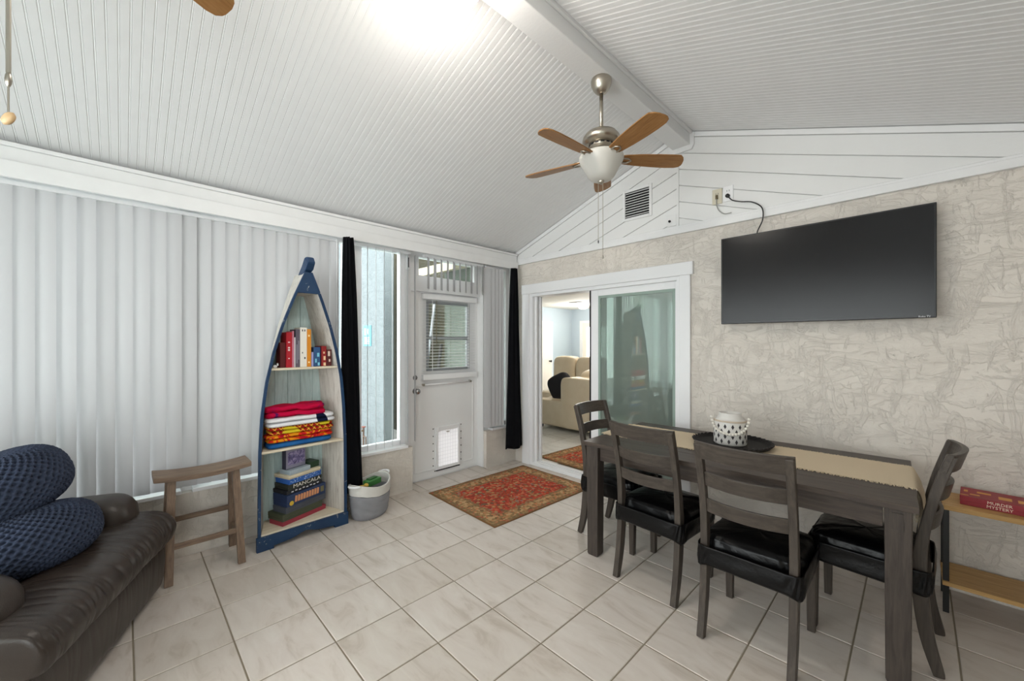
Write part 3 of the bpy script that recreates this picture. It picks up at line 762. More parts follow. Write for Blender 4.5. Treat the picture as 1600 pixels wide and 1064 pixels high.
fb = MB().lathe([(0, -.006), (.012, -.005), (.0155, 0), (.012, .005), (0, .006)], 18, m=frame_mat((0, 0, -1.203), (.75, .65, .1), (0, .2, 1))).build('chain_fob', plain('fob_wood', '#c6a57a', .45), fan2, smooth=True)

# ================================================================ END WALL FITTINGS
v = thing('wall_vent', 'square white louvred air vent on the plank gable', 'vent', (1.658, -.014, 2.795))
h = .150
MB().box(-h, -.014, -h, -h+.026, 0, h).box(h-.026, -.014, -h, h, 0, h).box(-h+.026, -.014, -h, h-.026, 0, -h+.026).box(-h+.026, -.014, h-.026, h-.026, 0, h).build('frame', M['white'], v, bevel=.003)
MB().box(-h+.026, -.002, -h+.026, h-.026, 0, h-.026).build('duct_back', M['black'], v)
lv = MB().box(-h+.026, -.006, -.001, h-.026, .006, .001).mesh('louver', M['white'])
for k in range(10):
    o = bpy.data.objects.new('louver', lv); C.objects.link(o); o.parent = v; o.location = (0, -.008, -h+.040+.0244*k); o.rotation_euler = (R(50), 0, 0)
def outlet(x, z, label, mat, plug):
    t = thing('wall_outlet', label, 'outlet', (x, -.016, z))
    MB().box(-.038, -.008, -.062, .038, 0, .062).build('cover_plate', mat, t, bevel=.003)
    s = MB()
    for dz in (.022,) if plug else (.022, -.022):
        s.box(-.010, -.0095, dz-.006, -.007, -.008, dz+.006).box(.007, -.0095, dz-.006, .010, -.008, dz+.006)
    s.build('socket_slot', M['black'], t)
    return t
outlet(2.372, 2.668, 'cream cable outlet on the gable, left one with grey cord', plain('cream_plate', '#cfc8b4', .4), True)
outlet(2.455, 2.672, 'white power outlet on the gable, right one with black plug', M['vinyl'], True)
pc = thing('power_cord', 'black power cord running from the gable outlet down behind the television', 'cord', (2.455, -.026, 2.65))
MB().lathe([(0, 0), (.016, 0), (.016, .018), (.008, .028), (0, .03)], 12, m=frame_mat((0, 0, 0), (1,0,0), (0,0,1))).build('plug', M['cord_black'], pc, smooth=True)
def smooth_pts(P, n=8):
    P = [Vector(p) for p in P]; out = []
    for i in range(len(P)-1):
        p0, p1, p2, p3 = P[max(i-1, 0)], P[i], P[i+1], P[min(i+2, len(P)-1)]
        for k in range(n):
            t = k/n
            out.append(.5*((2*p1) + (p2-p0)*t + (2*p0-5*p1+4*p2-p3)*t*t + (3*p1-p0-3*p2+p3)*t**3))
    out.append(P[-1]); return out
MB().tube(smooth_pts([(0, -.025, 0), (.04, -.03, -.05), (.10, -.02, -.075), (.18, -.022, -.10), (.245, -.03, -.16), (.25, -.028, -.25), (.215, -.03, -.34), (.21, -.05, -.44)]), .0045, 8).build('cable', M['cord_black'], pc, smooth=True)
cc = thing('coax_cord', 'short grey cable drooping from the cream gable outlet', 'cord', (2.372, -.026, 2.655))
MB().box(-.008, -.015, -.01, .008, 0, .022).build('connector', plain('brass_dark', '#5a5138', .5, .5), cc)
MB().tube(smooth_pts([(0, -.01, -.005), (.002, -.014, -.06), (.02, -.014, -.11), (.06, -.012, -.145), (.11, -.006, -.146)]), .004, 8).build('cable', M['cord_grey'], cc, smooth=True)

tv = thing('television', 'large black flat screen television mounted high on the stucco wall', 'television', (3.02, -.125, 1.95))
W2, H2 = .585, .338
MB().box(-W2, 0, -H2, W2, .04, H2).build('casing', M['black'], tv, bevel=.004)
MB().box(-W2+.010, -.003, -H2+.016, W2-.010, .0, H2-.010).build('screen', M['screen'], tv)
text('maker_lettering', 'Roku TV', .014, plain('logo_white', '#d8d8da', .4), tv, frame_mat((W2-.05, -.0042, -H2+.0085), (1,0,0), (0,0,1)), .0004)
MB().box(-.2, .04, -.2, -.14, .11, .2).box(.14, .04, -.2, .2, .11, .2).box(-.3, .105, -.1, .3, .122, .1).build('wall_mount', M['dark_metal'], tv)
# ================================================================ CURTAINS
def curtain(name, label, y, x, z0, z1, wt, wb, drift=0.0, folds=4):
    t = MB()
    def fn(u, w):
        z = z1 + (z0-z1)*w
        k = w**.75
        width = wt + (wb-wt)*k
        a = 2*math.pi*u
        # closed, pleated cross section: a bunched cloth with real depth
        yy = width/2*math.cos(a)
        dd = (.030 + .022*w)*math.sin(a) + .012*math.sin(folds*a*2 + 2*w + 1)*abs(math.sin(a)) + .006*math.sin(9*a + 4*w)
        return (x + dd, y + drift*w + yy + .006*math.sin(5*w + 3*a), z + .012*math.sin(3*a)*(w > .97))
    t.grid(fn, 56, 40, cu=True)
    n = len(t.v)
    t.f.append(tuple(i*40 for i in range(56))); t.f.append(tuple(i*40+39 for i in range(55, -1, -1)))
    o = t.build(name, M['velvet'], smooth=True)
    return tag(o, label, 'curtain', 'black velvet curtain panels')
curtain('curtain', 'black curtain hanging between the boat shelf and the narrow window', -2.145, .135, .20, 2.36, .075, .185, .03)
curtain('curtain', 'black curtain hanging in the corner beside the sliding door', -.155, .125, .21, 2.36, .07, .25, .0)

# ================================================================ BOAT SHELF
bs = thing('boat_bookshelf', 'upright rowboat-shaped bookshelf with chipped blue edges and whitewashed inside', 'bookshelf', (0.02, -2.540, 0), R(2.0))
FX, BX = .262, .012            # front and back of the hull in local x
def hw(z):
    K = [(0, .308), (.3, .308), (.7, .304), (.95, .292), (1.18, .268), (1.4, .226), (1.6, .172), (1.8, .103), (1.92, .055), (2.0, .022), (2.04, .015)]
    for (a, wa), (b, wb2) in zip(K, K[1:]):
        if z <= b:
            t = (z-a)/(b-a); return wa + (wb2-wa)*t
    return .015
ZS = [.06 + (2.0-.06)*i/36 for i in range(37)]
def shift(z): return .022*max(0, (z-.9)/1.1)
def hb(z): return hw(z)*.74          # the hull narrows towards the wall
for s in (-1, 1):
    side = MB(); th_ = .014
    vs_ = []
    for z in ZS:
        t2 = min(th_, hb(z)*.6)
        vs_ += [(BX, s*hb(z) + shift(z), z), (FX, s*hw(z) + shift(z), z), (FX, s*(hw(z)-t2) + shift(z), z), (BX, s*(hb(z)-t2) + shift(z), z)]
    fs = []
    for k in range(len(ZS)-1):
        for q in range(4): a = k*4+q; b = k*4+(q+1) % 4; fs.append((a, b, b+4, a+4))
    fs += [(3,2,1,0), tuple(len(vs_)-4+q for q in range(4))]
    side.add(vs_, fs).build('side_board', M['wash'], bs)
    edge = MB(); vs_ = []
    for z in ZS:
        o_ = s*(hw(z)+.005) + shift(z); i_ = s*max(hw(z)-.013, .001) + shift(z)
        vs_ += [(FX, o_, z), (FX+.016, o_, z), (FX+.016, i_, z), (FX, i_, z)]
    edge.add(vs_, fs).build('edge_strip', M['blue'], bs)
poly = [(-hb(z)+shift(z), z) for z in ZS] + [(hb(z)+shift(z), z) for z in reversed(ZS)]
nb = 5
for k in range(nb):
    a = -.230 + .460*k/nb + .0015; b = -.230 + .460*(k+1)/nb - .0015
    p = clip(clip(poly, -1, 0, -a), 1, 0, b)
    if len(p) > 2: MB().prism(p, BX, BX+.01, 'x').build('back_board', M['wash_aqua'], bs)
for z in (.095, .675, 1.265):
    w = hw(z)-.016; w2 = hb(z)-.016; q = shift(z)
    MB().prism([(BX+.012, -w2+q), (FX+.004, -w+q), (FX+.004, w+q), (BX+.012, w2+q)], z, z+.016, 'z').build('shelf_board', M['wash_shelf'], bs, bevel=.002)
zt = 1.84
MB().prism([(-hw(zt)+.012+shift(zt), zt), (hw(zt)-.012+shift(zt), zt), (hw(2.0)+shift(2.0), 2.0), (-hw(2.0)+shift(2.0), 2.0)], FX-.006, FX+.012, 'x').build('bow_plate', M['blue'], bs, bevel=.002)
MB().prism([(-hb(zt)+.010+shift(zt), zt), (hb(zt)-.010+shift(zt), zt), (hb(zt)-.012+shift(zt), zt+.012), (-hb(zt)+.012+shift(zt), zt+.012)], BX+.01, FX-.006, 'x').build('bow_underside', M['wash'], bs)
# stem post that curls forward over the bow
sp = MB(); sh = shift(2.0)
sp.sweep([(BX, sh, 1.86), (.06, sh, 1.93), (.14, sh, 1.985), (.21, sh, 2.02), (.265, sh, 2.05), (.295, sh, 2.085), (.30, sh, 2.11)], [.03, .036, .044, .052, .060, .058, .040], [.03, .05, .06, .07, .08, .08, .05], side=(0, 1, 0))
sp.build('stem_post', M['blue'], bs, bevel=.008, seg=3)
# scalloped plinth
zb = .098; pl = [(-.322, 0), (-.322, zb), (.322, zb), (.322, 0), (.215, 0)]
for t_ in range(13):
    u = t_/12; y = .215 - .43*u; z = .018 + .026*math.exp(-((u-.5)/.13)**2) + .012*math.sin(u*math.pi)
    pl.append((y, z))
pl.append((-.215, 0))
MB().prism(pl, FX-.004, FX+.024, 'x').build('plinth', M['blue'], bs, bevel=.002)
MB().prism([(BX, -.233), (FX-.004, -.314), (FX-.004, -.298), (BX, -.217)], 0, .09, 'z').build('plinth_side', M['blue'], bs)
MB().prism([(BX, .217), (FX-.004, .298), (FX-.004, .314), (BX, .233)], 0, .09, 'z').build('plinth_side', M['blue'], bs)

# contents: books
bsM = Matrix.Translation((0.02, -2.540, 0)) @ Matrix.Rotation(R(2.0), 4, 'Z')
def bw_(x, y, z): return tuple(bsM @ Vector((x, y, z)))
def book(label, y0, w, h, d, cover, page='#e2dac6', title=None, z=1.2815, xf=.235, lean=0):
    t = thing('book', label, 'book', bw_(xf, y0 + w/2, z), R(2.0), 'books on the top shelf')
    t.rotation_euler.x = R(lean)
    cm = plain('book_cover', cover, .5); pm = plain('book_pages', page, .8)
    MB().box(-d, -w/2, 0, 0, -w/2+.002, h).box(-d, w/2-.002, 0, 0, w/2, h).box(-.0025, -w/2+.002, 0, 0, w/2-.002, h).build('cover', cm, t, bevel=.0006, seg=1)
    MB().box(-d+.004, -w/2+.002, .003, -.0025, w/2-.002, h-.003).build('page_block', pm, t)
    if title:
        mb = MB(); col, marks = title
        for (a, b, c, e) in marks: mb.box(0, -w/2+w*a, h*b, .0008, -w/2+w*c, h*e)
        mb.build('spine_print', plain('spine_ink', col, .5), t)
book('dark red hardback at the left end of the top shelf', -.160, .037, .185, .09, '#5a1013', xf=.225)
book('bright red thick book with white spine marks', -.122, .040, .262, .13, '#b01224', title=('#f0dada', [(.35, .24, .6, .27), (.3, .47, .65, .52), (.3, .54, .65, .58), (.3, .7, .65, .73)]))
book('slim pink book beside the bright red one', -.081, .012, .272, .13, '#c77a8c')
book('thin grey and white booklet on the top shelf', -.068, .010, .225, .13, '#cfc7cb')
book('dark grey patterned book left of the white one', -.057, .030, .285, .13, '#5c5460', title=('#8f8a96', [(.2, .1, .4, .6), (.6, .2, .8, .7)]))
book('tall white book with black dots on its spine', -.026, .048, .300, .13, '#e9e4da', title=('#26242a', [(.28, .9, .42, .95), (.62, .9, .76, .95), (.30, .34, .42, .38), (.62, .2, .8, .25)]))
book('yellow-orange paperback right of the white book', .023, .030, .288, .13, '#d98a22', title=('#f3dfae', [(.3, .8, .65, .85), (.3, .1, .65, .14)]))
book('small lavender booklet on the top shelf', .056, .014, .112, .11, '#9a9ccb')
book('black and green book leaning at the back of the shelf', .062, .020, .225, .08, '#2c3a2a', xf=.13)
book('blue and teal game case on the top shelf', .073, .048, .150, .14, '#2c4f7c', title=('#7fc4d8', [(.5, .5, .85, .7), (.2, .2, .45, .4), (.6, .05, .9, .2)]))
book('short red and gold case on the top shelf', .130, .038, .158, .14, '#8c1a1c', title=('#e8c9a0', [(.4, .3, .8, .5), (.4, .02, .85, .18), (.35, .62, .65, .72)]))
book('short maroon case at the right end of the top shelf', .172, .034, .130, .14, '#571a1c', title=('#dccab8', [(.2, .6, .7, .9), (.4, .25, .75, .42)]))
fg = thing('figurine', 'tiny white animal figurine at the left of the top shelf', 'figurine', bw_(.235, -.195, 1.2815))
MB().ball((0, 0, .012), (.012, .014, .010), 10, 6).ball((.0, .016, .022), .007, 8, 6).box(-.006, -.01, 0, -.002, -.006, .008).box(-.006, .006, 0, -.002, .01, .008).box(.002, -.01, 0, .006, -.006, .008).box(.002, .006, 0, .006, .01, .008).build('body', M['vinyl'], fg, smooth=True)
MB().ball((0, .013, .031), (.002, .002, .006), 6, 4).ball((.004, .018, .031), (.002, .002, .006), 6, 4).build('ears', M['vinyl'], fg, smooth=True)

# folded towels
def towel_mat(name, kind):
    nt = NT(name); co = nt.coord('Object')
    if kind == 'pink':
        c = nt.ramp(nt.noise(co, 7, 3, .5, 1.2), [(0, srgb('#c3103f')), (.56, srgb('#b30f45')), (.62, srgb('#5a1a58')), (.70, srgb('#a8b83a')), (.8, srgb('#c3103f'))], 'CONSTANT')
    elif kind == 'navy':
        sp_ = nt.n('ShaderNodeSeparateXYZ'); nt.l(co, sp_.inputs[0])
        wv = nt.math('SINE', nt.math('MULTIPLY_ADD', sp_.outputs[1], 30.0, nt.math('MULTIPLY', nt.noise(co, 3, 2), 9.0)))
        c = nt.mix(nt.math('GREATER_THAN', wv, .35), srgb('#e9e9ec'), srgb('#151d38'))
        c = nt.mix(nt.math('LESS_THAN', sp_.outputs[1], -.02), c, srgb('#e9e9ec'))
    elif kind == 'lattice':
        sp_ = nt.n('ShaderNodeSeparateXYZ'); nt.l(co, sp_.inputs[0])
        a = nt.math('SINE', nt.math('MULTIPLY', nt.math('ADD', sp_.outputs[1], sp_.outputs[2]), 150.0)); b = nt.math('SINE', nt.math('MULTIPLY', nt.math('SUBTRACT', sp_.outputs[1], sp_.outputs[2]), 150.0))
        lat = nt.math('GREATER_THAN', nt.math('MAXIMUM', a, b), .8)
        c = nt.mix(lat, srgb('#a3201c'), srgb('#e6b13c'))
        c = nt.mix(nt.math('GREATER_THAN', nt.noise(co, 5, 1), .56), c, srgb('#d9c22e'))
    elif kind == 'orange':
        c = nt.ramp(nt.noise(co, 9, 2, .5, 1.6), [(0, srgb('#e8961e')), (.42, srgb('#d8341c')), (.5, srgb('#b5162c')), (.58, srgb('#eaa422')), (.7, srgb('#f0c030'))], 'CONSTANT')
    else:
        c = nt.ramp(nt.noise(co, 6, 3), [(.3, srgb('#1d4f8c')), (.7, srgb('#2e6aa5'))])
    return nt.set(c, .95, 0, nt.bump(nt.noise(co, 220, 2), .6, .003), .1)
def towel(label, y0, y1, z0, h, kind, d=.15, xf=.25, amp=.004, fold=2):
    t = thing('folded_towel', label, 'towel', bw_(xf, (y0+y1)/2, z0), R(2.0), 'folded beach towels on the middle shelf')
    L_ = y1-y0; m_ = towel_mat('towel_' + kind, kind)
    for k in range(fold):
        hh = h/fold
        def fn(u, w, k=k, hh=hh):
            a = 2*math.pi*u
            ca, sa = math.cos(a), math.sin(a)
            # stadium cross-section (rounded folded front edge), swept along y
            e = .5
            px_ = math.copysign(abs(ca)**e, ca); pz_ = math.copysign(abs(sa)**.8, sa)
            y = (w-.5)*L_ - (.008*k)
            end = 1 - .25*(abs(2*w-1)**14)
            wob = amp*noise.noise(Vector((px_*2, y*9, k*3.1 + len(label))))
            return (-d/2 + d/2*px_*end, y, hh*k + hh/2 + (hh*.5)*pz_*end + wob)
        b = MB().grid(fn, 28, 34, cu=True)
        b.f.append(tuple(i*34 for i in range(28))); b.f.append(tuple(i*34+33 for i in range(27, -1, -1)))
        b.build('fold', m_, t, smooth=True)
towel('blue folded towel at the bottom of the towel stack', -.235, .205, .6925, .042, 'blue', fold=1)
towel('orange and red floral folded towel, second from the bottom', -.235, .215, .7335, .058, 'orange')
towel('red and yellow lattice-patterned folded towel, middle of the stack', -.225, .222, .790, .058, 'lattice')
towel('white and navy folded towel, second from the top', -.238, .228, .847, .068, 'navy', d=.165, xf=.262)
towel('magenta folded towel crumpled on top of the stack', -.245, .160, .9175, .082, 'pink', amp=.02)

# board games, turned a little on the bottom shelf
ga = R(20.0)
gm = Matrix.Translation((.232, -2.492, 0)) @ Matrix.Rotation(ga, 4, 'Z')     # local x = outward, y = along the front
def gbox(label, w, d, z0, h, col, dy=0.0, dxx=0.0, lid=None, yaw=0):
    t = thing('game_box', label, 'box', tuple(gm @ Vector((dxx, dy, z0))), ga + R(yaw), 'board games stacked on the bottom shelf')
    m1 = plain('box_print', col, .45, var=.12)
    MB().box(-d, -w/2, 0, 0, w/2, h*.42).build('tray', plain('box_tray', lid or col, .5), t, bevel=.0015, seg=1)
    MB().box(-d-.001, -w/2-.001, h*.42, .001, w/2+.001, h).build('lid', m1, t, bevel=.0015, seg=1)
    return t
z = .1115
g1 = gbox('red flat game box at the bottom of the stack', .37, .15, z, .034, '#9a3242', .0, -.035); z += .0345
g2 = gbox('olive green wide game box above the red one', .335, .17, z, .052, '#454b39', -.02, -.03); z += .0525
g3 = gbox('dark grey game box under the navy one', .34, .15, z, .046, '#4a4e58', .005, -.025); z += .0465
g4 = gbox('navy game box with orange picture and yellow disc', .33, .16, z, .088, '#25365a', .005, -.02); z += .0885
mb = MB(); 
for k in range(9): mb.prism([(-.105+.0235*k, .022), (-.087+.0235*k, .022), (-.083+.0235*k, .066), (-.1+.0235*k, .070)], .001, .0022, 'x')
mb.build('orange_picture', plain('print_orange', '#d9976a', .5), g4)
MB().lathe([(0, 0), (.017, 0), (.017, .0012), (0, .0012)], 20, m=frame_mat((.0012, -.130, .022), (0,1,0), (0,0,1))).build('yellow_disc', plain('print_yellow', '#d8b63a', .5), g4)
MB().box(.001, .118, .025, .0022, .148, .068).build('side_picture', plain('print_gold', '#77704c', .5), g4)
g5 = gbox('black game box with a row of white letters', .30, .16, z, .030, '#1c1d23', -.005, -.03); z += .0305
mb = MB()
for k in range(8): mb.box(.001, -.115+.031*k, .010+.004*(k % 2), .0022, -.098+.031*k, .018+.004*(k % 2))
mb.build('letter_marks', plain('print_white', '#d9d9dc', .5), g5)
g6 = gbox('black game box with white title lettering below the blue box', .285, .16, z, .040, '#292d27', .0, -.03); z += .0405
text('title_lettering', 'MANCALA', .040, plain('print_white2', '#e8e4da', .5), g6, frame_mat((.0015, .012, .020), (0,1,0), (0,0,1)), .0004, sx=1.25)
g7 = gbox('blue and white patterned game box', .27, .16, z, .042, '#2f63b3', .0, -.03); z += .0425
mb = MB()
for k in range(46): 
    y = random.uniform(-.128, .122); zz = random.uniform(.004, .034); mb.box(.001, y, zz, .0018, y+.006, zz+.004)
mb.build('confetti_print', plain('print_paleblue', '#b9d2ee', .5), g7)
g8 = gbox('cream shallow game box on top of the blue one', .27, .17, z, .026, '#ded2b8', -.012, -.02, lid='#cbbd9f'); z += .0265
g9 = gbox('pale blue-grey clear card case on the cream box', .17, .12, z, .034, '#a9b6c0', -.045, -.03)
g10 = gbox('dark green round-cornered tin beside the card case', .085, .11, z, .046, '#2c4630', .092, -.05)
z += .0345
pg = thing('game_box', 'upright game box with purple picture leaning below the middle shelf', 'box', tuple(gm @ Vector((-.075, -.05, z))), ga, 'board games stacked on the bottom shelf')
MB().box(-.045, -.082, 0, 0, .082, .150).build('tray', plain('pg_frame', '#3a3a4c', .4), pg, bevel=.002)
MB().box(.0, -.080, .004, .0012, .080, .146).build('front_print', plain('pg_front', '#8c8a9c', .4), pg)
def pic_mat():
    nt = NT('purple_picture'); co = nt.coord('Object'); n = nt.noise(co, 32, 5, .6, .8)
    return nt.set(nt.ramp(n, [(.3, srgb('#2a2640')), (.48, srgb('#6d6490')), (.6, srgb('#a79cc0')), (.75, srgb('#3c3558'))]), .35)
MB().box(.0012, -.066, .030, .002, .072, .128).build('picture', pic_mat(), pg)

# ================================================================ BASKET AND TOYS
bk = thing('rope_basket', 'oval woven rope basket, grey below and white above, holding toys', 'basket', (.235, -2.00, 0), R(-62))
def rim(a): return .285 + .022*math.cos(2*a)
def wall(z0f, z1f, mat, name):
    prof = []
    mb = MB(); nz = 40; na = 48
    def fn(u, w):
        a = 2*math.pi*u; zt_ = rim(a)
        # outer then inner
        if w < .5: f = z0f + (z1f-z0f)*(w*2); off = 0
        else: f = z1f + (z0f-z1f)*((w-.5)*2); off = -.012
        z = f*zt_
        r = 1 - .16*(1-f)**2 - (.14*(1-min(1, f/.06))**2 if f < .06 else 0)
        rib = .0022*math.sin(z*2*math.pi/.0125)
        return ((.198*r+off+rib)*math.cos(a), (.150*r+off+rib)*math.sin(a), max(z, .002))
    mb.grid(fn, na, nz, cu=True)
    return mb.build(name, mat, bk, smooth=True)
wall(0.0, .70, plain('grey_rope', '#8a8a8e', .95, var=.1), 'grey_body')
wall(.70, 1.0, plain('white_rope', '#d5d2cc', .95, var=.05), 'white_band')
MB().lathe([(0, .004), (.16, .004), (.16, .012), (0, .012)], 32, sy=.75).build('bottom', plain('grey_rope2', '#86868a', .95), bk)
for s in (-1, 1):
    MB().tube(smooth_pts([(s*.19, -.05, .295), (s*.225, -.03, .300), (s*.235, 0, .302), (s*.225, .03, .300), (s*.19, .05, .295)], 6), .009, 8).build('handle', M['vinyl'], bk, smooth=True)
ty = thing('toy', 'green toy block lying on top of the basket', 'toy', (.235, -1.98, .245), R(20))
tyb = MB().box(-.035, -.075, 0, .035, .075, .05).build('body', plain('toy_green', '#3f7a3c', .5), ty, bevel=.008)
MB().box(-.02, -.05, .05, .02, .04, .062).build('stud_plate', plain('toy_green_dark', '#2f6330', .5), ty, bevel=.003)
ty2 = thing('toy', 'yellow toy animal at the front of the basket', 'toy', (.305, -2.10, .235), R(40))
MB().ball((0, 0, .025), (.04, .028, .025), 14, 8).build('body', plain('toy_yellow', '#b9973a', .5), ty2, smooth=True)
MB().ball((.036, 0, .05), (.02, .017, .018), 12, 8).build('head', plain('toy_yellow2', '#b9973a', .5), ty2, smooth=True)
ty3 = thing('toy', 'dark toys filling the bottom of the rope basket', 'toy', (.235, -2.02, .015))
MB().ball((0, 0, .11), (.09, .09, .10), 20, 12).build('body', plain('toy_dark', '#3a3f36', .7, bump=(30, 1, .03)), ty3, smooth=True)
MB().box(-.03, -.05, .205, .03, .02, .226).build('tag', plain('toy_brown', '#6b5636', .6), ty3, bevel=.004)

# ================================================================ STOOL
so = thing('wooden_stool', 'weathered wooden saddle stool standing by the knee wall', 'stool', (.215, -3.135, 0))
def seat_fn(u, w):
    a = 2*math.pi*u; ca, sa = math.cos(a), math.sin(a)
    px_ = math.copysign(min(1, abs(ca)**.25*1.0), ca); pz_ = math.copysign(min(1, abs(sa)**.25), sa)
    y = (w-.5)*.50
    sag = .020*((2*w-1)**2)
    return (px_*.112, y, .615 + sag + pz_*.017)
b = MB().grid(seat_fn, 32, 24, cu=True); b.f.append(tuple(i*24 for i in range(32))); b.f.append(tuple(i*24+23 for i in range(31, -1, -1)))
b.build('seat', M['stool'], so)
FT = {}
for sx in (-1, 1):
    for sy in (-1, 1):
        top = Vector((sx*.07, sy*.165, .612)); bot = Vector((sx*.16, sy*.185, 0)); FT[(sx, sy)] = (top, bot)
        MB().sweep([bot, top], .042, .034, side=(0, 1, 0)).build('leg', M['stool_z'], so, bevel=.002)
def at_leg(k, z):
    t_, b_ = FT[k]; return b_ + (t_-b_)*(z/.612)
for sx, z in ((1, .215), (-1, .30)):
    MB().bar(at_leg((sx, -1), z), at_leg((sx, 1), z), .018, .032).build('stretcher', M['stool'], so, bevel=.002)
for sy in (-1, 1):
    MB().bar(at_leg((-1, sy), .17), at_leg((1, sy), .17), .018, .032).build('stretcher', M['stool'], so, bevel=.002)

# ================================================================ RECLINER AND KNIT PILLOWS
A = Vector((.40, -3.37)); ru = Vector((.922, -.386)).normalized(); rn = Vector((.386, .922)).normalized()
rc = thing('recliner', 'dark brown leather recliner with creased padded footrest', 'recliner', (A.x + ru.x*.475, A.y + ru.y*.475, 0), math.atan2(ru.y, ru.x))
# local: x along the width (far arm at -x), y = forward
CREASE = [(random.uniform(-.5, .62), random.uniform(-.12, .12), random.uniform(.35, 1.0), random.uniform(.006, .013)) for _ in range(60)]
def wrinkle(x, t, k=1.0):
    env = max(0, math.sin(math.pi*min(1, max(0, t))))
    h = 0
    for (x0, c, a, wd) in CREASE:
        d_ = (x - x0 - c*(t-.4) - .02*math.sin(6*t + x0*20))/wd
        if abs(d_) < 3: h -= a*math.exp(-d_*d_)
    return k*(.0042*h*env + .004*noise.noise(Vector((x*5, t*4, 3))))
def pad(name, prof, x0, x1, wr=1.0, nx=260, endr=.05):
    # prof: closed list of (y, z) around the pad section; rounded ends
    n = len(prof); cy = sum(p[0] for p in prof)/n; cz = sum(p[1] for p in prof)/n
    sp2 = smooth_pts([(p[0], p[1], 0) for p in prof + [prof[0]]], 5)[:-1]; m_ = len(sp2)
    def fn(u, w):
        x = x0 + (x1-x0)*w
        e = min(x-x0, x1-x)
        k = 1.0 if e >= endr else math.sqrt(max(0, 1-(1-e/endr)**2))*.30 + .70
        q = sp2[int(round(u*m_)) % m_]
        dy, dz = q[0]-cy, q[1]-cz
        r = 1 + wrinkle(x, u, wr)*6
        return (x, cy + dy*k*r, cz + dz*k*r)
    b = MB().grid(fn, m_, nx, cu=True)
    b.f.append(tuple(i*nx for i in range(m_))); b.f.append(tuple(i*nx+nx-1 for i in range(m_-1, -1, -1)))
    return b.build(name, M['leather'], rc, smooth=True)
MB().box(-.46, -.86, .05, .585, -.02, .36).build('body', M['leather'], rc, bevel=.03, seg=3)
pad('footrest_panel', [(-.02, .05), (.03, .055), (.045, .15), (.045, .27), (.015, .35), (-.03, .35), (-.04, .18)], -.47, .60, .8)
pad('seat_roll', [(-.10, .36), (-.02, .325), (.04, .305), (.085, .325), (.105, .385), (.085, .445), (.03, .485), (-.10, .50), (-.22, .47), (-.22, .38)], -.475, .615, 1.2)
pad('seat_cushion', [(-.70, .34), (-.40, .33), (-.12, .34), (-.09, .41), (-.14, .465), (-.40, .455), (-.70, .44)], -.30, .36, .4)
for s in (-1, 1):
    def arm(u, w, s=s):
        a = 2*math.pi*u; y = -.06 - .78*w
        e = .78*w
        k = 1 if e >= .12 else max(.03, math.sqrt(max(0, 1-(1-e/.12)**2)))
        ca, sa = math.cos(a), math.sin(a)
        px_ = math.copysign(abs(ca)**.65, ca); pz_ = math.copysign(abs(sa)**.65, sa)
        wv = .006*noise.noise(Vector((px_*2, y*7, pz_*2+s)))
        return ((-.372 if s < 0 else .475) + px_*(.12+wv)*(.35+.65*k), y, .50 + pz_*(.125+wv)*k)
    b = MB().grid(arm, 32, 40, cu=True); b.f.append(tuple(i*40 for i in range(32))); b.f.append(tuple(i*40+39 for i in range(31, -1, -1)))
    b.build('arm', M['leather'], rc, smooth=True)
def backf(u, w):
    a = 2*math.pi*u; z = .40 + .66*w; ca, sa = math.cos(a), math.sin(a)
    px_ = math.copysign(abs(ca)**.4, ca); py_ = math.copysign(abs(sa)**.6, sa)
    k = 1 - .35*max(0, (w-.85)/.15)**2
    return (px_*.36*k + .004*math.sin(z*40), -.78 - .12*w + py_*(.11+.02*math.sin(w*9))*k, z)
b = MB().grid(backf, 36, 36, cu=True); b.f.append(tuple(i*36 for i in range(36))); b.f.append(tuple(i*36+35 for i in range(35, -1, -1)))
b.build('backrest', M['leather'], rc, smooth=True)
for sx in (-.4, .4):
    for sy in (-.8, -.08): MB().box(sx-.03, sy-.03, 0, sx+.03, sy+.03, .05).build('foot', M['black'], rc)

def knit_pillow(label, loc, rot, r, h_):
    NU, NV = 336, 196
    def fn(u, w):
        a = 2*math.pi*u; t_ = math.pi*w
        st, ct = math.sin(t_), -math.cos(t_)
        # superellipsoid: plump round cushion
        rr = abs(st)**.62; zz = math.copysign(abs(ct)**.85, ct)
        rows = 30; cols = 48
        row = w*rows; ph = math.floor(row)
        dv = row - ph - .5
        uu = u*cols + (.5 if int(ph) % 2 else 0); du = uu - math.floor(uu) - .5
        hole = math.exp(-(du*du*16 + dv*dv*9))
        groove = math.exp(-((abs(dv)-.5)**2)*90)
        hgt = (.007 - .024*hole - .005*groove)*min(1, st*2.5)
        return ((r*rr+hgt)*math.cos(a), (r*rr+hgt)*math.sin(a), h_*zz + hgt*ct)
    o = MB().grid(fn, NU, NV, cu=True).build('knit_pillow', M['knit'], smooth=True)
    o.location = loc; o.rotation_euler = rot
    return tag(o, label, 'pillow', 'navy chunky knit pillows on the recliner')
knit_pillow('navy chunky knit round pillow, lower one lying on the recliner seat', (.745, -3.83, .575), (R(12), R(-9), 0), .245, .135)
knit_pillow('navy chunky knit round pillow, upper one leaning on the other', (.63, -3.93, .80), (R(20), R(-7), R(20)), .245, .145)

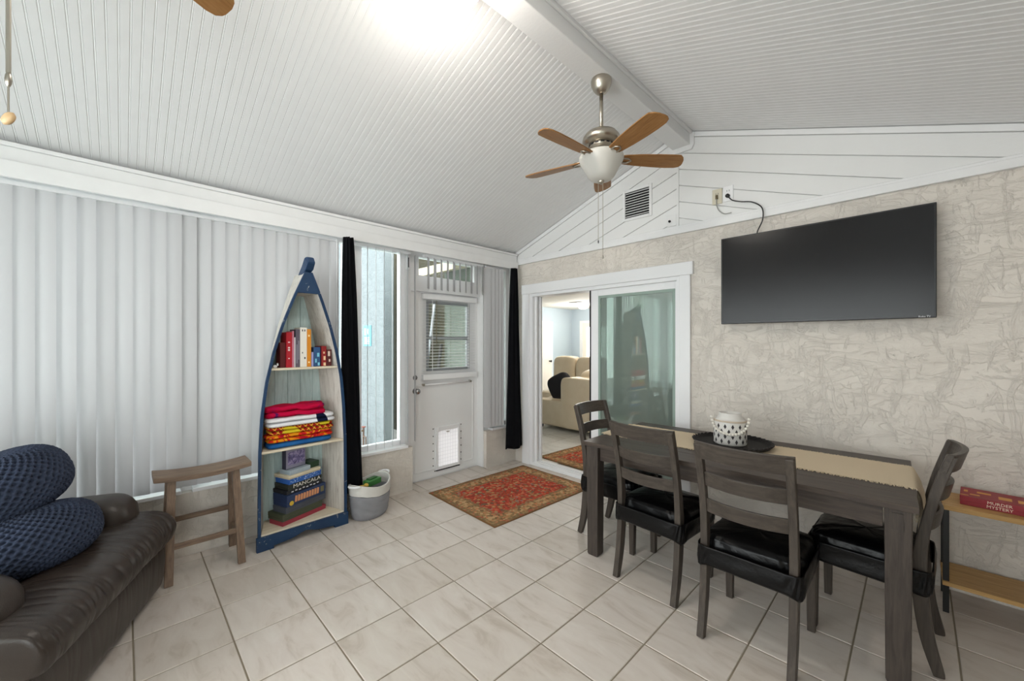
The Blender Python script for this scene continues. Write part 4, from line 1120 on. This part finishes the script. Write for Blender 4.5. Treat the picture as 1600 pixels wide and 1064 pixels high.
# ================================================================ DINING TABLE
TB = thing('dining_table', 'long grey-stained wooden dining table along the stucco wall', 'table', (2.70, -.755, 0), R(2.0))
TW, TD, TZ = .815, .455, .785
for k in range(5):
    y0 = -TD + 2*TD*k/5; MB().box(-TW, y0+.0006, TZ-.028, TW, y0+2*TD/5-.0006, TZ).build('top_board', M['table'], TB, bevel=.0015, seg=1)
for sx in (-1, 1):
    for sy in (-1, 1):
        x, y = sx*(TW-.062), sy*(TD-.062)
        MB().sweep([(x, y, 0), (x, y, .015), (x, y, TZ-.028)], [.070, .080, .088], [.070, .080, .088], side=(1, 0, 0)).build('leg', M['table_z'], TB, bevel=.004)
for sy in (-1, 1): MB().box(-TW+.11, sy*(TD-.055)-.011, TZ-.125, TW-.11, sy*(TD-.055)+.011, TZ-.029).build('apron', M['table'], TB, bevel=.002)
for sx in (-1, 1): MB().box(sx*(TW-.055)-.011, -TD+.11, TZ-.125, sx*(TW-.055)+.011, TD-.11, TZ-.029).build('apron', M['table'], TB, bevel=.002)
MB().box(TW-.082, -TD+.0135, TZ-.115, TW-.046, -TD+.0185, TZ-.045).build('leg_plug', M['table_z'], TB)
TBM = Matrix.Translation((2.70, -.755, 0)) @ Matrix.Rotation(R(2.0), 4, 'Z')
# runner
rn_ = thing('table_runner', 'cream woven table runner with fringed edges draped over the table', 'runner', tuple(TBM @ Vector((0, .06, TZ))), R(2.0))
linen = NT('cream_linen'); co_ = linen.coord('Object'); wv_ = linen.n('ShaderNodeTexWave'); wv_.inputs['Scale'].default_value = 90; linen.l(co_, wv_.inputs['Vector'])
M['linen'] = linen.set(srgb('#dccbb0'), .95, 0, linen.bump(wv_.outputs['Fac'], .3, .002), .1)
RWID = .225
def run_fn(u, w):
    s = -TW - .03 + u*(2*TW + .03 + .265); y = (w-.5)*2*RWID
    edge = .004*noise.noise(Vector((s*12, y*8, 0)))
    xe = TW + .004
    if s < xe: p = (s, y + edge, .0035 + .0012*abs(noise.noise(Vector((s*8, y*8, 1)))))
    else:
        q = s - xe; a = min(q/.03, 1)
        sway = .02*math.sin(y*14 + 1) * min(1, q/.2)
        p = (xe + .026*math.sin(min(1, q/.07)*math.pi/2) + sway*.6 + .008*math.sin(y*40 + q*30)*min(1, q/.1), y*(1 - .18*min(1, q/.26)) + edge, .0035 - q)
    return p
top = MB().grid(run_fn, 150, 26)
n0 = len(top.v)
low = [(x, y, z-.002) if x < TW+.003 else (x-.002, y, z) for x, y, z in top.v]
b = MB(); b.v = top.v + low; b.f = top.f + [tuple(i+n0 for i in reversed(f)) for f in top.f]
b.build('cloth', M['linen'], rn_, smooth=True)
fr = MB()
for k in range(330):
    s = -TW + 2*TW*k/329
    for sg in (-1, 1):
        l_ = random.uniform(.010, .024); y = sg*(RWID-.002)
        fr.tube([(s, y, .004), (s + random.uniform(-.006, .006), y + sg*l_, .0022)], .0018, 4)
fo = fr.build('edge_fringe', M['linen'], rn_); fo['kind'] = 'stuff'
fr = MB()
for k in range(60):
    p = run_fn(1.0, k/59); l_ = random.uniform(.012, .028)
    fr.tube([p, (p[0]+random.uniform(-.008, .008), p[1]+random.uniform(-.01, .01), p[2]-l_*.5), (p[0]+random.uniform(-.012, .012), p[1]+random.uniform(-.015, .015), p[2]-l_)], .0016, 4)
fo = fr.build('end_fringe', M['linen'], rn_); fo['kind'] = 'stuff'
# tray + lantern
tyM = TBM @ Vector((-.03, .115, TZ+.0065))
tra = thing('woven_tray', 'round black woven tray on the table runner', 'tray', tuple(tyM))
MB().lathe([(0, 0), (.20, 0), (.222, .008), (.232, .026), (.224, .028), (.212, .012), (.195, .007), (0, .007)], 48).build('dish', plain('black_wicker', '#100c0c', .7, bump=(120, 1.0, .006)), tra, smooth=True)
wr = MB()
for k in range(40):
    a0 = 2*math.pi*k/40; a1 = a0 + .22
    wr.tube([(.226*math.cos(a0), .226*math.sin(a0), .018), (.236*math.cos((a0+a1)/2), .236*math.sin((a0+a1)/2), .029), (.222*math.cos(a1), .222*math.sin(a1), .026)], .0045, 5)
wr.build('woven_rim', plain('black_wicker2', '#161010', .6), tra, smooth=True)
lt = thing('ceramic_lantern', 'white ceramic jar lantern with diamond cutouts painted dark and bead garland', 'lantern', tuple(tyM + Vector((-.01, .0, .0075))))
LR = .098
MB().lathe([(0, 0), (LR-.006, 0), (LR, .008), (LR, .145), (LR-.005, .157), (LR-.018, .166), (.076, .170), (.076, .176), (.068, .180), (.066, .203), (.060, .205), (.058, .18), (.0, .02)], 44).build('jar', plain('white_ceramic', '#dcd9d4', .4), lt, smooth=True)
MB().lathe([(LR+.0008, .150), (LR-.003, .158), (LR-.006, .160), (LR-.004, .150)], 44).build('neck_band', plain('beige_band', '#cdbdaa', .5), lt, smooth=True)
dm = MB()
for row in range(4):
    for k in range(14):
        a = 2*math.pi*(k + (.5 if row % 2 else 0))/14; zc = .028 + row*.032
        vs_ = []
        for (da, dz) in ((-.088, 0), (0, -.0165), (.088, 0), (0, .0165)):
            vs_.append(((LR+.0007)*math.cos(a+da), (LR+.0007)*math.sin(a+da), zc+dz))
        vs_ += [(x*.97, y*.97, z_) for x, y, z_ in vs_]
        dm.add(vs_, [(0,1,2,3), (7,6,5,4), (0,4,5,1), (1,5,6,2), (2,6,7,3), (3,7,4,0)])
dm.build('diamond_hole_shade', plain('hole_shade_dark', '#3a3638', .8), lt)  # dark diamonds on the jar's surface stand in for shaded holes
bd = MB(); NB = 46
side_ = Vector((.96, .28, 0)); fr_ = Vector((.28, -.96, 0))         # garland drapes over the front of the jar
for k in range(19):
    t_ = k/18*2-1
    ang = t_*1.45
    dirv = side_*math.sin(ang) + fr_*math.cos(ang)
    zc = .078 + .092*abs(t_)**2.2
    c = dirv*(LR+.011); bd.ball((c.x, c.y, zc), .0102, 8, 6)
bd.build('bead_garland', plain('white_beads', '#ebe6dc', .5), lt, smooth=True)

# ================================================================ CHAIRS
def make_chair(label):
    t = thing('dining_chair', label, 'chair', (0, 0, 0), 0, 'ladder-back chairs around the dining table')
    for s in (-1, 1):
        pts = smooth_pts([(s*.188, -.262, 0), (s*.188, -.225, .15), (s*.188, -.205, .32), (s*.188, -.200, .47), (s*.188, -.215, .62), (s*.188, -.250, .80), (s*.188, -.300, .975)], 4)
        n = len(pts)
        MB().sweep(pts, .034, [.036 + .018*math.sin(math.pi*min(1, k/n*1.5)) for k in range(n)], side=(1, 0, 0)).build('back_post', M['chair'], t, bevel=.004)
        MB().sweep([(s*.19, .185, 0), (s*.19, .185, .40)], [.034, .044], [.034, .044], side=(1, 0, 0)).build('front_leg', M['chair'], t, bevel=.004)
    def rail(z0, z1, yb, w_, bow, th2, name, tilt):
        def fn(u, w):
            x = (w-.5)*2*w_; c = 1-(2*w-1)**2
            a = [(0, 0), (1, 0), (1, 1), (0, 1)][int(round(u*4)) % 4]
            z_ = z0 + (z1-z0)*a[1]; y = yb - bow*c + (th2/2 if a[0] else -th2/2) - tilt*(z_-z0)
            return (x, y, z_)
        b = MB().grid(fn, 4, 15, cu=True); b.f.append((0, 15, 30, 45)); b.f.append((59, 44, 29, 14))
        b.build(name, M['chair_x'], t, bevel=.0025)
    rail(.897, .982, -.272, .206, .045, .022, 'top_rail', .28)
    rail(.757, .828, -.243, .172, .042, .015, 'back_slat', .22)
    rail(.620, .690, -.219, .172, .038, .015, 'back_slat', .15)
    MB().box(-.185, -.19, .385, .185, .185, .425).build('seat_frame', M['chair'], t)
    def seatf(u, w):
        a = 2*math.pi*u; ca, sa = math.cos(a), math.sin(a)
        px_ = math.copysign(abs(ca)**.32, ca); py_ = math.copysign(abs(sa)**.32, sa)
        P_ = [(.0, .405), (.93, .405), (.985, .40), (1.0, .42), (.995, .45), (.97, .478), (.9, .492), (.6, .503), (0, .507)]
        k = w*(len(P_)-1); i = min(int(k), len(P_)-2); f_ = k-i
        r = P_[i][0] + (P_[i+1][0]-P_[i][0])*f_; z_ = P_[i][1] + (P_[i+1][1]-P_[i][1])*f_
        wr_ = .006*noise.noise(Vector((px_*3, py_*3, z_*18))) + .004*math.sin(a*22 + z_*40)*(1 if .41 < z_ < .49 else .15)
        return (px_*(.212*r) + ca*wr_, .0 + py_*(.205*r) + sa*wr_ - .0, z_ + wr_*.5)
    MB().grid(seatf, 72, 33, cu=True).build('seat_cushion', M['vinyl_black'], t, smooth=True)
    def skirt(u, w):
        a = 2*math.pi*u; ca, sa = math.cos(a), math.sin(a)
        px_ = math.copysign(abs(ca)**.16, ca); py_ = math.copysign(abs(sa)**.16, sa)
        inner = w >= .5
        ww = (w*2 if not inner else (1-w)*2)
        z_ = .452 - .105*ww + .010*math.sin(3*a)*ww
        wr_ = .005*math.sin(a*17 + ww*5)*math.sin(math.pi*ww) + .004*noise.noise(Vector((px_*4, py_*4, z_*12)))
        r = (.223 if not inner else .217)
        yy = (.246 if py_ < 0 else .214) - (.005 if inner else 0)
        return (px_*r + ca*wr_, py_*yy + sa*wr_, z_)
    MB().grid(skirt, 80, 24, cu=True, cv=True).build('seat_cover', M['vinyl_black'], t, smooth=True)
    return t
ch = make_chair('grey ladder-back dining chair nearest the camera, its back to us')
ch.location = (2.958, -1.198, 0); ch.rotation_euler.z = R(0)
for (loc, rz, lab) in (((2.41, -1.06, 0), R(-4), 'grey ladder-back dining chair at the table front, nearer the rug'),
                       ((3.338, -.762, 0), R(88), 'grey ladder-back dining chair at the table end beside the console'),
                       ((1.962, -.80, 0), R(-91), 'grey ladder-back dining chair at the table end by the sliding door')):
    c = copy_tree(ch); c.location = loc; c.rotation_euler.z = rz; c['label'] = lab

# ================================================================ CONSOLE, BOX
cs = thing('console_table', 'oak console shelf with black metal legs against the stucco wall', 'console', (3.62, -.335, 0))
CW = .525
MB().box(0, 0, .560, CW, .30, .585).build('top_board', M['oak'], cs, bevel=.002)
MB().box(.0, 0, .150, CW, .30, .172).build('shelf_board', M['oak'], cs, bevel=.002)
for x in (.002, CW-.026):
    for y in (.012, .264):
        for (a, b_) in ((0, .15), (.172, .56)): MB().box(x, y, a, x+.024, y+.024, b_).build('leg', M['black'], cs, bevel=.0015)
gbx = thing('murder_mystery_game', 'red board game box with cream murder mystery lettering on console', 'box', (3.688, -.250, .5855), R(-4))
mr = plain('game_red', '#8e1424', .45, var=.08)
MB().box(0, 0, 0, .40, .20, .020).build('tray', mr, gbx, bevel=.0015)
MB().box(-.001, -.001, .020, .401, .201, .048).build('lid', mr, gbx, bevel=.0015)
ink = plain('print_cream', '#ead9c6', .5)
text('title_lettering', 'MURDER', .0215, ink, gbx, frame_mat((.137, -.0016, .0345), (1,0,0), (0,0,1)), .0004)
text('title_lettering', 'MYSTERY', .0215, ink, gbx, frame_mat((.137, -.0016, .0140), (1,0,0), (0,0,1)), .0004)
gold = plain('print_gold2', '#d59a4a', .5)
mb = MB()
for (x, y, sx, sy) in ((.135, .06, .045, .055), (.20, .055, .045, .055), (.035, .05, .035, .02), (.06, .11, .05, .03), (.012, .1, .015, .04), (.0, .02, .03, .012)):
    mb.box(x, y, .048, x+sx, y+sy, .0488)
mb.build('lid_picture', gold, gbx)
cb = MB().tube(smooth_pts([(4.10, -.012, .50), (4.00, -.018, .45), (3.965, -.02, .36), (3.975, -.02, .27), (4.02, -.015, .20), (4.10, -.012, .18)], 8), .005, 8).build('wall_cable', plain('grey_cable', '#7d8288', .5), smooth=True)
tag(cb, 'grey looped cable against the stucco wall behind the console', 'cord')

# ================================================================ RUGS
def rug(name, label, loc, hx, hy, rz, grp):
    mb = MB()
    def fn(u, w):
        return ((u-.5)*2*hx, (w-.5)*2*hy, .007 + .0025*noise.noise(Vector((u*4, w*4, 0))))
    n1 = 24
    mb.grid(fn, n1, n1)
    t0 = list(mb.v); k0 = len(t0)
    mb.v += [(x, y, .0005) for x, y, z in t0]
    mb.f += [tuple(i+k0 for i in reversed(f)) for f in list(mb.f)]
    rim_ = [i*n1 for i in range(n1)] + [(n1-1)*n1 + j for j in range(1, n1)] + [i*n1 + n1-1 for i in range(n1-2, -1, -1)] + [j for j in range(n1-2, 0, -1)]
    for a, b_ in zip(rim_, rim_[1:] + rim_[:1]): mb.f.append((a, b_, b_+k0, a+k0))
    o = mb.build(name, rug_mat(name + '_pile', hx, hy)); o.location = loc; o.rotation_euler.z = rz
    return tag(o, label, 'rug', grp)
rug('persian_rug', 'red oriental rug with tan border in front of the sliding door', (.71, -.76, 0), .495, .645, R(-1.5), 'red oriental rugs')
rug('persian_rug', 'red oriental rug on the living room side of the sliding door', (.62, .87, 0), .47, .60, R(-3), 'red oriental rugs')

# ================================================================ SOFA IN THE NEXT ROOM
sf = thing('sectional_sofa', 'cream leather sectional sofa in the living room', 'sofa', (0, 0, 0))
def cushion(name, x0, y0, z0, x1, y1, z1, e=.35, mat='leather_cream', parent=sf, m=None, wr=.012):
    cx, cy, cz = (x0+x1)/2, (y0+y1)/2, (z0+z1)/2; a_, b_, c_ = (x1-x0)/2, (y1-y0)/2, (z1-z0)/2
    def fn(u, w):
        a = 2*math.pi*u; t_ = math.pi*(w-.5)
        f1 = lambda q: math.copysign(abs(q)**e, q)
        p = Vector((cx + a_*f1(math.cos(t_))*f1(math.cos(a)), cy + b_*f1(math.cos(t_))*f1(math.sin(a)), cz + c_*f1(math.sin(t_))))
        k = wr*noise.noise(p*7)
        p = p + Vector((k, k, k))
        return m @ p if m is not None else p
    return MB().grid(fn, 48, 25, cu=True).build(name, M[mat], parent, smooth=True)
# section along y facing -x; near end arm panel faces the porch
cushion('arm', -1.25, 1.66, .06, -.30, 1.95, .50, .22)
cushion('arm', -.62, 1.64, .06, .34, 1.97, .90, .2)
cushion('base', -1.2, 1.85, .06, .30, 4.0, .32, .15)
cushion('seat_cushion', -1.22, 1.93, .30, -.32, 2.62, .50, .3)
cushion('seat_cushion', -1.22, 2.62, .30, -.32, 3.32, .50, .3)
cushion('back_cushion', -.48, 1.92, .44, .12, 2.62, 1.02, .45)
cushion('back_cushion', -.48, 2.62, .44, .12, 3.32, 1.02, .45)
cushion('backrest', .05, 1.70, .06, .36, 4.0, .88, .2)
cushion('base', -2.6, 3.35, .06, .30, 4.25, .36, .15)
for k, (a, b_) in enumerate(((-2.55, -1.9), (-1.9, -1.2), (-1.2, -.5), (-.5, .2))):
    cushion('back_cushion', a, 3.75, .40, b_, 4.15, 1.16, .45)
for (x, y) in ((-1.1, 1.75), (.2, 1.75)): MB().lathe([(.03, 0), (.035, .07), (0, .07)], 10, c=(x, y, 0)).build('foot', M['black'], sf)
pm = Matrix.Translation((-.86, 1.99, .70)) @ Matrix.Rotation(R(-30), 4, 'Y') @ Matrix.Rotation(R(20), 4, 'Z')
M['pillow_black'] = plain('black_pillow', '#16151a', .8)
bp = cushion('throw_pillow', -.22, -.10, -.22, .22, .10, .22, .55, 'pillow_black', None, pm, .006)
tag(bp, 'black square throw pillow on the cream sofa', 'pillow')

# ================================================================ OUTDOOR BITS
sg = thing('wall_sign', 'small blue rectangular sign on the pale blue outside wall', 'sign', (-2.12, -.952, 1.57))
MB().box(-.125, -.006, -.15, .125, 0, .15).build('plate', plain('sign_blue', '#2f8fb0', .5), sg)
mb = MB().box(-.09, -.008, .01, -.035, -.006, .11).box(.0, -.008, .02, .04, -.006, .1)
for k in range(4): mb.box(-.085, -.008, -.12+.028*k, .075, -.006, -.106+.028*k)
mb.build('print', plain('sign_white', '#cfe6ee', .5), sg)
spg = thing('garden_tap', 'rusty garden tap and pipe on the outside wall', 'tap', (-2.08, -1.03, -.1))
MB().tube([(0, 0, 0), (0, 0, .34)], .014, 8).build('pipe', plain('pipe_rust', '#5a4334', .7), spg)
MB().tube([(0, 0, .30), (-.01, -.07, .29), (-.01, -.09, .23)], .011, 8).build('spout', plain('tap_brass', '#7a6238', .5, .5), spg, smooth=True)
MB().lathe([(.032, 0), (.032, .01), (0, .01)], 12, c=(0, 0, .345)).build('wheel', plain('tap_red', '#7a3a2a', .6), spg)
MB().tube([(0, 0, .22), (.10, -.01, .22), (.10, -.01, .02)], .010, 8).build('branch_pipe', plain('pipe_rust2', '#5a4334', .7), spg)
pole = thing('leaning_pole', 'pale metal pole leaning on the outside wall behind the door window', 'pole', (-1.75, -.35, -.1))
MB().tube([(0, 0, 0), (.10, .26, 2.25)], .022, 10).build('shaft', plain('pole_metal', '#b6bcc0', .4, .3), pole, smooth=True)
MB().lathe([(.027, 0), (.027, .05), (0, .06)], 10, c=(.10, .26, 2.24)).build('cap', M['dark_metal'], pole)
br = thing('garden_broom', 'dark handled broom standing outside behind the door window', 'broom', (-1.42, -.33, -.1))
MB().tube([(0, 0, .25), (.02, .18, 1.55)], .024, 8).build('handle', plain('broom_dark', '#2c2626', .5), br, smooth=True)
MB().box(-.12, -.03, 0, .12, .03, .28).build('bristles', plain('broom_red', '#7a3a34', .8), br, bevel=.01)
db = thing('door_chime', 'small white plastic chime box high beside the exterior door', 'chime', (-.06, -1.475, 2.20))
MB().box(0, -.022, 0, .022, .022, .14).build('case', M['vinyl'], db, bevel=.004)
MB().box(.022, -.006, .02, .024, .006, .12).build('dark_slot', M['dark_metal'], db)
